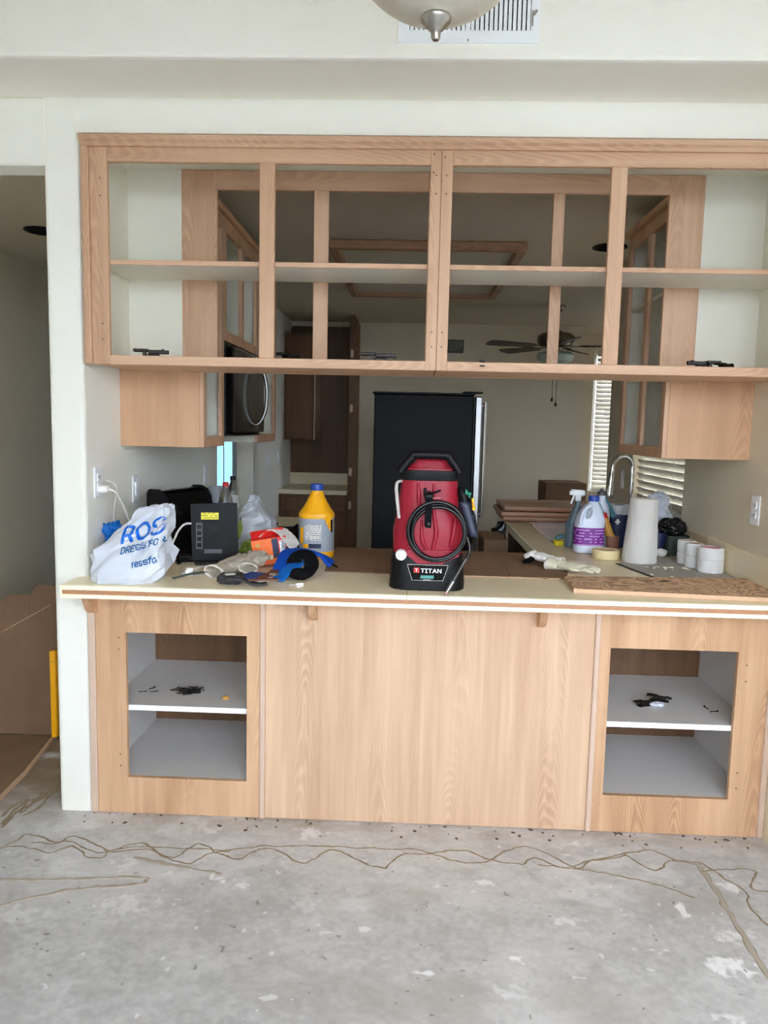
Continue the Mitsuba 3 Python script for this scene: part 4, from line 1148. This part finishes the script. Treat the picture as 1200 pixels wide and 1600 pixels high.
base = loft(srings([(CT + .001, .071, .131, SY, .108, 4.5), (CT + .004, .071, .136, SY, .112, 4.5), (CT + .03, .071, .136, SY, .112, 4.5), (.990, .071, .133, SY, .110, 4.5), (1.030, .071, .130, SY, .106, 4.5), (1.046, .071, .126, SY, .104, 4.5)]))
part(sp, 'base', base, 'black_plastic', smooth=40, label='black plastic base')
tank = srings([(1.012, .071, .120, SY, .098, 4), (1.06, .071, .126, SY, .103, 3.6), (1.12, .071, .128, SY, .105, 3.4), (1.155, .070, .121, SY, .102, 3.4), (1.19, .069, .112, SY, .099, 3.4), (1.23, .070, .1085, SY, .097, 3.6), (1.312, .0715, .1005, SY, .094, 4), (1.352, .0715, .096, SY, .088, 4)])
tk = loft(tank)
part(sp, 'tank', tk, 'red_plastic', smooth=40, label='red tank body')
# swooping red bib over the base and raised ribs
bib = extr(Polygon([(.034, 1.019), (.120, 1.019), (.148, 1.034), (.178, 1.047), (.172, 1.062), (.0, 1.062), (-.006, 1.05), (.016, 1.034)]).buffer(.003), -.0778, -.06, 'y')
part(sp, 'bib', bib, 'red_plastic')
for pts in ([(.030, -.0625, 1.30), (.034, -.064, 1.25), (.036, -.066, 1.20)], [(.085, -.0625, 1.30), (.088, -.066, 1.20), (.098, -.071, 1.13), (.090, -.073, 1.08), (.085, -.074, 1.055)], [(.165, -.060, 1.18), (.160, -.066, 1.13), (.150, -.070, 1.08)], [(.045, -.066, 1.17), (.05, -.071, 1.10), (.07, -.073, 1.06)]):
    part(sp, 'rib', tube(catmull(pts, 6), [.004, .009, .004], 10), 'red_plastic', smooth=True)
part(sp, 'collar', loft(srings([(1.310, .0715, .104, SY, .098, 4.5), (1.312, .0715, .106, SY, .100, 4.5), (1.342, .0715, .109, SY, .103, 4.5), (1.346, .0715, .107, SY, .101, 4.5)])), 'black_plastic', smooth=40, label='black lid collar')
hp_ = [(-.034, 1.336), (-.026, 1.352), (.004, 1.388), (.018, 1.399), (.126, 1.399), (.140, 1.389), (.168, 1.352), (.176, 1.336)]
part(sp, 'handle', tube(np.array([(x, SY - .075, z) for x, z in catmull(hp_, 5)]), .0155, 14), 'black_plastic', smooth=True, label='black carrying handle')
part(sp, 'handle_back', loft(srings([(1.3425, .0715, .080, SY, .055, 4), (1.375, .0715, .070, SY, .048, 4), (1.392, .0715, .060, SY, .040, 4)])), 'red_plastic', smooth=40, label='red filler hood')
part(sp, 'hood_slot', bx(.0, .025, SY - .0585, SY - .052, 1.372, 1.376), 'black_plastic')
kn = lathe([(0, 0), (.0205, 0), (.0195, .012), (.017, .016), (0, .016)], (0, 0, 0), 32); rot(kn, (1, 0, 0), 90); mv(kn, -.024, -.0755, 1.046)
part(sp, 'knob', kn, 'white_plastic', smooth=35, label='white round pressure knob')
part(sp, 'knob_grip', bx(-.030, -.018, -.097, -.0905, 1.029, 1.063, .002), 'white_plastic')
pn = Polygon([(.0, 1.011), (.143, 1.011), (.126, .957), (.018, .957)])
part(sp, 'badge_border', extr(pn.buffer(.0016).difference(pn), -.0800, -.072, 'y'), 'grey_tube')
part(sp, 'badge', extr(pn, -.0790, -.072, 'y'), 'black_gloss', label='black name badge')
part(sp, 'lettering', text('TITAN', .0145, .047, -.0790, .984, .0012, True, .074), 'white_ink', label='white lettering TITAN')
part(sp, 'logo', bx(.0225, .042, -.0800, -.0789, .983, 1.0015, .0004), 'red_logo', label='red square logo with a white T')
part(sp, 'logo_letter', text('T', .0125, .0268, -.0800, .986, .0008, True), 'white_ink')
part(sp, 'label_strip', bx(.0465, .094, -.0798, -.0789, .9625, .9745), 'teal_label')
part(sp, 'label_strip', bx(.058, .082, -.0798, -.0789, .9575, .9595), 'grey_tube')
sk = hull([(-.012, -.0755, CT + .004), (.15, -.0755, CT + .004), (.175, -.0755, .95), (-.004, -.0755, .955), (.0, -.0755, .952), (-.004, -.0792, .938), (.15, -.0792, .938), (.0, -.0792, CT + .012), (.14, -.0792, CT + .012)])
# coiled hose
CX, CZ = .100, 1.135
hose = []
for i, (r, dy, ox, oz) in enumerate(((.102, 0, 0, 0), (.094, .006, .003, -.002), (.099, -.010, -.002, .004), (.091, -.006, .004, -.006))):
    a = np.linspace(0, 2 * np.pi, 60, endpoint=False)
    hose.append(tube(np.stack([CX + ox + r * np.cos(a), -.094 + dy + .004 * np.sin(a + i), CZ + oz + r * 1.02 * np.sin(a)], 1), .0063, 10, closed=True))
hs = thing('spray_hose', 'coiled black hose hung on the front of the red sprayer, with a spring end', 'hose')
part(hs, 'coil', cat(*hose), 'black_rubber', smooth=True)
tail = catmull([(.205, -.094, 1.12), (.215, -.10, 1.085), (.213, -.106, 1.06), (.203, -.112, 1.043)], 8)
part(hs, 'tail', tube(tail, .0055, 10), 'black_rubber', smooth=True)
p0, p1 = np.array([.203, -.112, 1.043]), np.array([.160, -.128, .966])
s = np.linspace(0, 1, 240); d = (p1 - p0) / np.linalg.norm(p1 - p0); u = np.cross(d, [0, 1, 0]); u /= np.linalg.norm(u); w = np.cross(d, u)
hel = p0 + np.outer(s, p1 - p0) + .0052 * (np.outer(np.cos(s * 2 * np.pi * 20), u) + np.outer(np.sin(s * 2 * np.pi * 20), w))
part(hs, 'spring', tube(hel, .0013, 5), 'steel', smooth=True, label='steel spring')
part(hs, 'core', cyl(p0, p1, .0036, 8), 'black_rubber')
part(hs, 'fitting', cyl(p1, p1 + d * .045, .0078, 14, .0065), 'steel', smooth=40)
part(hs, 'tip', cyl(p1 + d * .045, p1 + d * .051, .005, 10), 'pink_core')
part(hs, 'cable', tube(catmull([(.075, -.105, 1.248), (.09, -.108, 1.254), (.108, -.105, 1.254)], 6), .002, 6), 'pink_core', smooth=True)
hs2 = thing('hose_strap', 'black hook and loop strap holding the coiled hose', 'strap')
part(hs2, 'band', extr(Polygon([(.055, 1.155), (.063, 1.149), (.077, 1.149), (.079, 1.155), (.080, 1.255), (.056, 1.255)]), -.112, -.108, 'y'), 'black_fabric')
part(hs2, 'tab', strip([(.066, -.100, 1.275), (.080, -.104, 1.270), (.108, -.100, 1.280)], .020, .004), 'black_fabric')
part(hs2, 'catch', cat(bx(.054, .084, -.110, -.062, 1.245, 1.268, .004), bx(.050, .060, -.085, -.060, 1.255, 1.285, .003)), 'black_plastic')
bt = trimesh.creation.cylinder(.006, .004, sections=16); rot(bt, (1, 0, 0), 90)
part(hs2, 'button', mv(bt, .070, -.113, 1.163), 'black_gloss')
part(sp, 'suction_tube', tube(catmull([(-.028, -.02, 1.305), (-.044, -.03, 1.298), (-.047, -.035, 1.275), (-.042, -.045, 1.23), (-.037, -.048, 1.19), (-.034, -.05, 1.172)], 8), [.0045, .0065, .0065, .0055], 10), 'grey_tube', smooth=True, label='beige tube')
# spray gun on the right side
gn = thing('spray_gun', 'navy spray gun with yellow and green pieces hung on the right of the sprayer', 'spray gun')
part(gn, 'grip', loft([ring((.196 + .04 * f, -.02, 1.235 - .125 * f), .019 - .003 * f, .017, 24, 2.6) for f in np.linspace(0, 1, 8)][::-1]), 'navy_plastic', smooth=True)
part(gn, 'body', cat(tube(catmull([(.178, -.01, 1.285), (.190, -.02, 1.262), (.198, -.02, 1.235)], 6), [.012, .018, .019], 12), cyl((.19, -.02, 1.262), (.218, -.03, 1.252), .009, 12)), 'black_plastic', smooth=40)
part(gn, 'valve', cat(cyl((.200, -.025, 1.268), (.219, -.03, 1.260), .008, 10), bx(.198, .206, -.04, -.02, 1.262, 1.280, .002), bx(.211, .217, -.04, -.02, 1.250, 1.272, .002)), 'green_plastic')
part(gn, 'tip_guard', cat(bx(.222, .230, -.045, -.02, 1.232, 1.250, .002), bx(.224, .236, -.045, -.025, 1.206, 1.222, .003), cyl((.226, -.032, 1.24), (.230, -.032, 1.212), .004, 8)), 'yellow_plastic')
part(gn, 'trigger', tube(catmull([(.222, -.02, 1.215), (.236, -.025, 1.18), (.242, -.025, 1.13), (.240, -.02, 1.10)], 6), .004, 8), 'black_plastic', smooth=True)
part(gn, 'swivel', cyl((.236, -.02, 1.112), (.232, -.05, 1.085), .007, 12), 'dark_metal')

# ------------------------------------------------------------------ boards on the counter
def sheet(name, lab, poly, z0, z1, m, edge=None):
    t = thing(name, lab, 'cardboard')
    part(t, 'board', extr(Polygon(poly), z0, z1, 'z'), m)
    return t


sheet('cardboard_sheet', 'flat brown cardboard sheet under the left side of the sprayer, by the yellow jug', [(-.330, .225), (-.04, .215), (.19, .212), (.192, .82), (-.342, .83)], CT + .0008, CT + .0045, 'cardboard')
c2 = sheet('cardboard_sheet', 'flat brown cardboard sheet right of the sprayer under the cream glove', [(.195, .215), (.40, .208), (.62, .205), (.66, .36), (.67, .80), (.30, .82), (.196, .82)], CT + .0008, CT + .005, 'cardboard')
part(c2, 'crease', bx(.4065, .4085, .21, .815, CT + .0049, CT + .0054), 'dirt')
tr = []
for i in range(26):
    x = .20 + i * .0158
    tr.append((x, .208 - rng.random() * .010))
part(c2, 'torn_edge', extr(Polygon([(.20, .2085)] + tr + [(.60, .2085)]).buffer(.0004), CT + .001, CT + .006, 'z'), 'cardboard_edge')
pb = thing('plywood_board', 'long scrap of plywood with strong dark grain at the right end of the bar top', 'board')
part(pb, 'board', extr(Polygon([(.612, .195), (.600, -.035), (1.329, -.105), (1.329, .255), (1.0, .235)]), CT + .0008, CT + .0165, 'z'), 'plywood_face')
part(pb, 'edge', extr(Polygon([(.5985, -.037), (1.329, -.107), (1.329, -.1053), (.6, -.0353)]), CT + .001, CT + .0164, 'z'), 'plywood_edge', label='pale layered edge')
gbd = thing('grey_board', 'thin grey board with a dark edge under the paper towels', 'board')
part(gbd, 'board', extr(Polygon([(.925, .60), (1.000, .262), (1.325, .262), (1.325, .80), (1.10, .80)]), CT + .0008, CT + .004, 'z'), 'board_grey')
part(gbd, 'dark_edge', extr(Polygon([(.916, .60), (.991, .262), (.9995, .262), (.9245, .60)]), CT + .0008, CT + .0045, 'z'), 'charcoal')
ch = []
for (x, y, s_) in ((1.02, .50, 1), (1.05, .49, .6), (1.10, .50, .9), (1.075, .515, .7), (1.125, .505, 1.1), (1.09, .47, .6), (1.115, .46, .5), (1.18, .49, 1.2), (.99, .33, .9), (1.06, .30, .7), (1.16, .30, .5), (1.19, .47, .6), (1.07, .53, .6)):
    c = bx(-.010, .010, -.007, .007, 0, .005, .002); c.apply_scale(s_ * 1.0); rot(c, (0, 0, 1), rng.uniform(0, 180)); rot(c, (1, 0, 0), rng.uniform(-12, 12))
    solo('plaster_chip', mv(c, x, y, CT + .0052), 'crumb', 'small pale plaster chip on the grey board in front of the paper towels', 'chip', 'plaster chips on the grey board')

# ------------------------------------------------------------------ right side things
tw = thing('paper_towel_roll', 'tall white paper towel roll standing in front of the faucet', 'paper towels')
rows = [(CT + .0045, 1.036, .0745), (CT + .02, 1.036, .0752), (CT + .12, 1.039, .070), (CT + .20, 1.041, .064), (CT + .275, 1.043, .0605), (CT + .288, 1.043, .0595)]
part(tw, 'roll', loft([ring((xc, .66, z), r, r, 48, 2) for z, xc, r in rows]), 'white_paper', smooth=40)
part(tw, 'core', lathe([(.018, CT + .287), (.020, CT + .287), (.020, CT + .2895), (.018, CT + .2895), (.018, CT + .287)], (1.043, .66, 0), 24), 'cardboard_edge')
part(tw, 'loose_sheet', loft([np.vstack([np.stack([1.039 + (r + .0015) * np.cos(a_), .66 + (r + .0015) * np.sin(a_), np.full(12, z)], 1) for a_ in [np.linspace(-2.6, -1.9, 12)]] + [np.stack([1.039 + (r + .0008) * np.cos(a_), .66 + (r + .0008) * np.sin(a_), np.full(12, z)], 1) for a_ in [np.linspace(-1.9, -2.6, 12)]]) for z, r in ((CT + .03, .0745), (CT + .12, .0705), (CT + .2, .0645))]), 'white_paper')

mt = thing('masking_tape', 'cream masking tape roll in front of the bleach jug', 'tape')
def tape(cx, cy, z0, h, r, ri, m, core):
    a = lathe([(ri, z0), (r - .003, z0), (r, z0 + .004), (r, z0 + h - .004), (r - .003, z0 + h), (ri, z0 + h), (ri, z0)], (cx, cy, 0), 40)
    b_ = lathe([(ri - .003, z0 + .001), (ri - .0002, z0 + .001), (ri - .0002, z0 + h - .001), (ri - .003, z0 + h - .001), (ri - .003, z0 + .001)], (cx, cy, 0), 40)
    return a, b_
a, b_ = tape(.912, .755, CT + .0005, .040, .062, .040, 0, 0)
part(mt, 'tape', a, 'tape_cream', smooth=40); part(mt, 'core', b_, 'cardboard_edge', smooth=40)
for i, (x, y, z, lab) in enumerate(((1.268, .452, 0, 'white tape roll, lower one of the front stack by the right wall'), (1.268, .452, .0525, 'white tape roll with pink core, upper one of the front stack by the right wall'),
                                    (1.240, .556, 0, 'white tape roll, lower one of the middle stack beside the green tub'), (1.240, .556, .0525, 'white tape roll, upper one of the middle stack beside the green tub'),
                                    (1.238, .645, 0, 'white tape roll, lower one of the rear stack nearest the green tub'), (1.238, .645, .0525, 'white tape roll, upper one of the rear stack nearest the green tub'))):
    r = (.053, .053, .038, .038, .040, .040)[i]
    t = thing('tape_roll', lab, 'tape')
    z0 = CT + .0045 + z
    if i >= 2: z0 = CT + .0045 + z
    a, b_ = tape(x, y, z0, .052, r, r * .74, 0, 0)
    part(t, 'tape', a, 'tape_white', smooth=40); part(t, 'core', b_, 'pink_core' if i == 1 else 'cardboard_edge', smooth=40)

# bleach jug
bl = thing('bleach_jug', 'white bleach jug with purple label and blue cap', 'jug')
BX, BY = .864, .90
def br(z, r, e=2.8, sx=0.0): return ring((BX + sx, BY, z), r, r * .75, 48, e)
rows = [(CT + .001, .060, 0), (CT + .006, .069, 0), (.945, .071, 0), (.955, .0695, 0), (1.045, .0695, 0), (1.055, .071, 0), (1.075, .069, .001), (1.10, .062, .003), (1.125, .050, .007), (1.145, .036, .011), (1.158, .024, .014), (1.166, .021, .015)]
part(bl, 'bottle', loft([br(z, r, 2.8 if z < 1.1 else 2.2, sx) for z, r, sx in rows]), 'bleach_white', smooth=40)
part(bl, 'label', loft([br(.957, .0702), br(1.043, .0702)], False), 'purple_label', smooth=True, label='purple printed label')
part(bl, 'handle_recess', mv(rot((lambda m: (m.apply_scale((.013, .006, .033)), m)[1])(trimesh.creation.icosphere(subdivisions=3, radius=1)), (0, 1, 0), 18), BX - .014, BY - .044, 1.105), 'jug_label', smooth=True)
part(bl, 'handle', tube(catmull([(BX - .005, BY - .035, 1.150), (BX - .036, BY - .042, 1.125), (BX - .050, BY - .046, 1.09), (BX - .052, BY - .05, 1.06)], 8), .010, 10), 'bleach_white', smooth=True)
part(bl, 'cap', lathe([(0, 1.166), (.025, 1.166), (.026, 1.170), (.025, 1.190), (.022, 1.193), (0, 1.193)], (BX + .015, BY, 0), 28), 'blue_cap', smooth=40)
s2 = thing('bottle', 'white bottle with grey spout cap just right of the bleach jug', 'bottle')
part(s2, 'body', loft([ring((.945, 1.02, z), r, r, 28, 2) for z, r in ((CT + .001, .040), (CT + .006, .044), (1.09, .044), (1.13, .036), (1.16, .020), (1.185, .018))]), 'bleach_white', smooth=40)
part(s2, 'cap', lathe([(0, 1.186), (.020, 1.186), (.020, 1.20), (.010, 1.207), (.006, 1.218), (0, 1.218)], (.945, 1.02, 0), 20), 'grey_ink', smooth=40)
sy = thing('spray_bottle', 'teal spray bottle with white trigger head behind the bleach jug', 'spray bottle')
part(sy, 'bottle', loft([ring((.820 + sx, 1.07, z), r * .85, r * .7, 28, 2.3) for z, r, sx in ((CT + .001, .040, 0), (CT + .006, .043, 0), (1.04, .042, .004), (1.09, .030, .014), (1.13, .016, .024), (1.150, .014, .022))]), 'spray_body', smooth=40)
part(sy, 'head', cat(mv(rot(bx(-.040, .032, -.012, .012, 0, .030, .006), (0, 1, 0), 4), .842, 1.07, 1.176), bx(.826, .856, 1.056, 1.084, 1.150, 1.182, .004), bx(.798, .812, 1.060, 1.080, 1.178, 1.200, .004)), 'white_plastic')
part(sy, 'trigger', tube(catmull([(.820, 1.062, 1.178), (.812, 1.06, 1.155), (.806, 1.06, 1.135)], 5), .0055, 8), 'white_plastic', smooth=True)
cg = thing('caulk_tube', 'yellow caulk tube with red collar leaning beside the bleach jug', 'caulk')
q0, q1 = np.array([.985, .93, CT + .05]), np.array([.948, .955, CT + .16])
dd = (q1 - q0) / np.linalg.norm(q1 - q0)
part(cg, 'tube', cyl(q0, q1, .019, 20), 'caulk_yellow', smooth=40)
part(cg, 'collar', cyl(q1, q1 + dd * .026, .0185, 20), 'red_logo', smooth=40)
part(cg, 'nozzle', cyl(q1 + dd * .026, q1 + dd * .08, .007, 12, .003), 'teal_plastic', smooth=40)
cp = thing('clay_cup', 'small brown clay cup holding the yellow caulk tube', 'cup')
part(cp, 'cup', lathe([(0, CT + .0005), (.026, CT + .0005), (.031, CT + .075), (.031, CT + .08), (.028, CT + .08), (.024, CT + .006), (0, CT + .006)], (.985, .925, 0), 28), 'terracotta', smooth=40)
tq = thing('squeegee', 'teal bladed scraper leaning behind the yellow caulk tube', 'scraper')
part(tq, 'blade', (lambda m: mv(rot(rot(m, (0, 1, 0), -32), (0, 0, 1), 10), .985, 1.06, 1.135))(bx(-.014, .014, -.005, .005, -.075, .075, .003)), 'teal_plastic')
part(tq, 'shaft', cyl((1.01, 1.03, CT + .002), (.985, 1.055, 1.13), .006, 10), 'black_plastic')
bt_ = thing('wipes_tub', 'dark blue tub with a white lid and a small white emblem behind the paper towels', 'tub')
part(bt_, 'body', lathe([(0, CT + .0005), (.055, CT + .0005), (.058, CT + .01), (.060, 1.08), (.058, 1.085), (0, 1.085)], (1.056, 1.13, 0), 36), 'navy_deep', smooth=40)
part(bt_, 'lid', lathe([(0, 1.0855), (.061, 1.0855), (.062, 1.092), (.060, 1.128), (.055, 1.133), (0, 1.134)], (1.056, 1.13, 0), 36), 'bag_grey', smooth=40)
part(bt_, 'emblem', cat(bx(1.030, 1.056, 1.067, 1.069, 1.045, 1.054), bx(1.038, 1.048, 1.067, 1.069, 1.036, 1.064)), 'white_ink')
dn = thing('wipes_tub', 'navy canister right of the paper towels in front of the green tub', 'tub')
part(dn, 'body', rot(lathe([(0, CT + .006), (.036, CT + .006), (.038, CT + .012), (.038, 1.03), (0, 1.03)], (1.165, .86, 0), 28), (0, 1, 0), 8, (1.165, .86, CT)), 'navy_deep', smooth=40)
part(dn, 'rag', mv(crumple(mv((lambda m: (m.apply_scale((.034, .02, .018)), m)[1])(trimesh.creation.icosphere(subdivisions=3, radius=1)), 0, 0, 0), .008, 40, 3), 1.176, .805, CT + .024), 'white_paper', smooth=True)
gt = thing('green_tub', 'dark green plastic tub behind the tape rolls, with a black bag on it', 'tub')
def rr4(z, rx, ry): return ring((1.272, .92, z), rx, ry, 40, 5)
part(gt, 'bin', loft([rr4(CT + .001, .050, .065), rr4(CT + .09, .056, .072), rr4(CT + .09, .053, .069), rr4(CT + .01, .047, .062)]), 'dark_green', smooth=40)
part(gt, 'rim', loft([rr4(CT + .088, .059, .075), rr4(CT + .097, .059, .075), rr4(CT + .097, .054, .070), rr4(CT + .088, .054, .070), rr4(CT + .088, .059, .075)], False), 'dark_green')
bbm = trimesh.creation.icosphere(subdivisions=5, radius=1); bbm.apply_scale((.062, .055, .045)); crumple(bbm, .017, 24, 6)
solo('plastic_bag', mv(bbm, 1.255, .90, CT + .135), 'bag_black', 'crumpled black plastic bag on the dark green tub', 'plastic bag', smooth=40)
wbag = smooth_crumple_bag([(CT + .001, 1.13, 1.30, 1.10, .05, 0), (CT + .06, 1.12, 1.315, 1.10, .065, 0), (CT + .13, 1.13, 1.315, 1.10, .06, 0), (CT + .19, 1.16, 1.30, 1.10, .045, -.1), (CT + .24, 1.20, 1.285, 1.10, .028, -.1), (CT + .285, 1.235, 1.270, 1.10, .012, 0)], 16, .010, 18, 9, 10)
wbag.vertices[:, 2] = np.maximum(wbag.vertices[:, 2], CT + .0008)
solo('plastic_bag', wbag, 'bag_white', 'white crumpled plastic bag between the paper towels and the sink window', 'plastic bag', smooth=28)
spn = thing('sponge', 'yellow and blue sponge at the sink rim left of the bleach jug', 'sponge')
part(spn, 'pad', mv(bx(-.022, .022, -.03, .03, 0, .024, .004), .765, 1.12, CT + .0005), 'sponge_yellow')
part(spn, 'scrubber', mv(rot(bx(-.02, .03, -.02, .02, 0, .018, .006), (0, 1, 0), -25), .775, 1.15, CT + .028), 'teal_plastic')

# sink and faucet
sk_ = thing('sink', 'white porcelain sink bowl set into the right counter', 'sink')
def sr(z, d): return ring((.965, 1.60, z), .205 - d, .455 - d, 64, 5)
part(sk_, 'basin', loft([sr(.9175, -.012), sr(.922, -.010), sr(.923, .0), sr(.918, .012), sr(.86, .022), sr(.76, .035), sr(.745, .06), sr(.735, .06), sr(.735, .02), sr(.86, .014), sr(.912, .008)][::-1]), 'porcelain', smooth=40)
fa = thing('faucet', 'chrome gooseneck kitchen faucet behind the paper towels', 'faucet')
part(fa, 'base', lathe([(0, CT + .0005), (.030, CT + .0005), (.030, CT + .008), (.024, CT + .016), (.022, CT + .10), (.018, CT + .12), (0, CT + .12)], (1.225, 1.50, 0), 28), 'chrome', smooth=40)
fp = [(1.225, 1.50, CT + .10), (1.225, 1.50, 1.15), (1.225, 1.50, 1.27)] + [(1.163 + .062 * math.cos(a), 1.50 - .03 * (1 - math.cos(a)), 1.30 + .068 * math.sin(a)) for a in np.linspace(.2, 2.9, 9)] + [(1.098, 1.44, 1.27)]
part(fa, 'neck', tube(catmull(fp, 6), .0125, 16), 'chrome', smooth=True)
part(fa, 'spray_head', tube([(1.098, 1.44, 1.275), (1.094, 1.437, 1.24), (1.090, 1.435, 1.16), (1.089, 1.434, 1.135)], [.0135, .016, .019, .0165], 18), 'chrome', smooth=40)
part(fa, 'lever', cyl((1.225, 1.475, CT + .10), (1.235, 1.40, CT + .14), .006, 10), 'chrome')

# stacked cabinet doors lying across the sink counter
def cab_door(lab, x0, x1, y0, y1, z0):
    t = thing('cabinet_door', lab, 'cabinet door')
    zz = z0 + .001
    for n, r in (('stile', (x0, x1, y0, y0 + .055)), ('stile', (x0, x1, y1 - .055, y1)), ('rail', (x0, x0 + .055, y0 + .055, y1 - .055)), ('rail', (x1 - .055, x1, y0 + .055, y1 - .055))):
        part(t, n, bx(*r, zz, zz + .030, .006), 'door_wood')
    part(t, 'panel', bx(x0 + .052, x1 - .052, y0 + .052, y1 - .052, zz + .006, zz + .022), 'door_wood')
    part(t, 'edge_moulding', bx(x0 + .006, x1 - .006, y0 - .004, y0 + .002, zz + .002, zz + .010, .001), 'cherry_edge')
cab_door('oak cabinet door lying across the sink, bottom of the stack', .590, 1.30, 2.03, 2.40, CT + .008)
cab_door('oak cabinet door lying across the sink, middle of the stack', .572, 1.28, 1.99, 2.43, CT + .041)
cab_door('oak cabinet door lying across the sink, top of the stack', .590, 1.29, 1.97, 2.45, CT + .078)
blk = smooth_crumple_bag([(.62, .59, .605, 2.02, .04, 0), (.70, .565, .61, 2.05, .07, 0), (.80, .53, .61, 2.05, .09, 0), (.87, .54, .61, 2.05, .08, 0), (.915, .57, .605, 2.05, .06, 0)], 16, .008, 18, 2, 9)
solo('plastic_bag', blk, 'bag_black', 'black plastic bag hanging at the edge of the sink counter under the stacked doors', 'plastic bag', smooth=28)

# gloves on the right cardboard
cuff_glove('work_glove', 'cream rubber glove lying on the right cardboard sheet, fingers toward the plywood board', .665, .375, CT + .024, -38, .95, 'glove_cream', 'cuff_white', .55, .01, 0)
cuff_glove('work_glove', 'white and black work glove folded on the right cardboard sheet, left of the cream glove', .590, .46, CT + .040, 150, .72, 'glove_white', 'cuff_white', .8, .03, -8)
glt = 'work_glove_003'
gd = strip([(.515, .53, CT + .012), (.55, .50, CT + .035), (.60, .475, CT + .040), (.625, .43, CT + .028)], .055, .016)
part(glt, 'palm', gd, 'black_fabric', smooth=30, label='black palm side')

# ------------------------------------------------------------------ hall
hc = thing('cardboard_sheet', 'big torn brown cardboard sheet leaning upright in the hallway', 'cardboard')
P = Polygon([(-2.35, .0), (-1.50, .0), (-1.45, .60), (-1.56, .70), (-1.80, .705), (-1.83, .655), (-1.92, .655), (-2.05, .57), (-2.35, .50)])
v = extr(P, 0, .006, 'y'); rot(v, (1, 0, 0), -14); mv(v, .0, .66, .012)
part(hc, 'board', v, 'cardboard')
cr = cyl((-1.95, .775, .47), (-1.72, .805, .605), .0022, 6)
part(hc, 'crease', cr, 'cardboard_edge')
hf = thing('cardboard_sheet', 'brown cardboard sheet lying on the hallway floor beside the post', 'cardboard')
w = extr(Polygon([(-2.35, -.16), (-1.62, -.16), (-1.585, -.02), (-1.60, .28), (-1.655, .655), (-2.35, .655)]), 0.002, .010, 'z')
part(hf, 'board', w, 'cardboard')
part(hf, 'pale_edge', extr(Polygon([(-1.62, -.16), (-1.584, -.02), (-1.599, .28), (-1.654, .655), (-1.640, .655), (-1.585, .28), (-1.570, -.02), (-1.606, -.165)]), .002, .0145, 'z'), 'cardboard_edge', label='pale torn edge')
yl = thing('yellow_level', 'narrow yellow tool standing behind the post in the hallway', 'tool')
part(yl, 'bar', bx(-1.645, -1.618, .622, .650, .016, .430, .003), 'yellow_plastic')
part(yl, 'notch', bx(-1.642, -1.622, .6205, .6225, .38, .385), 'caulk_yellow')
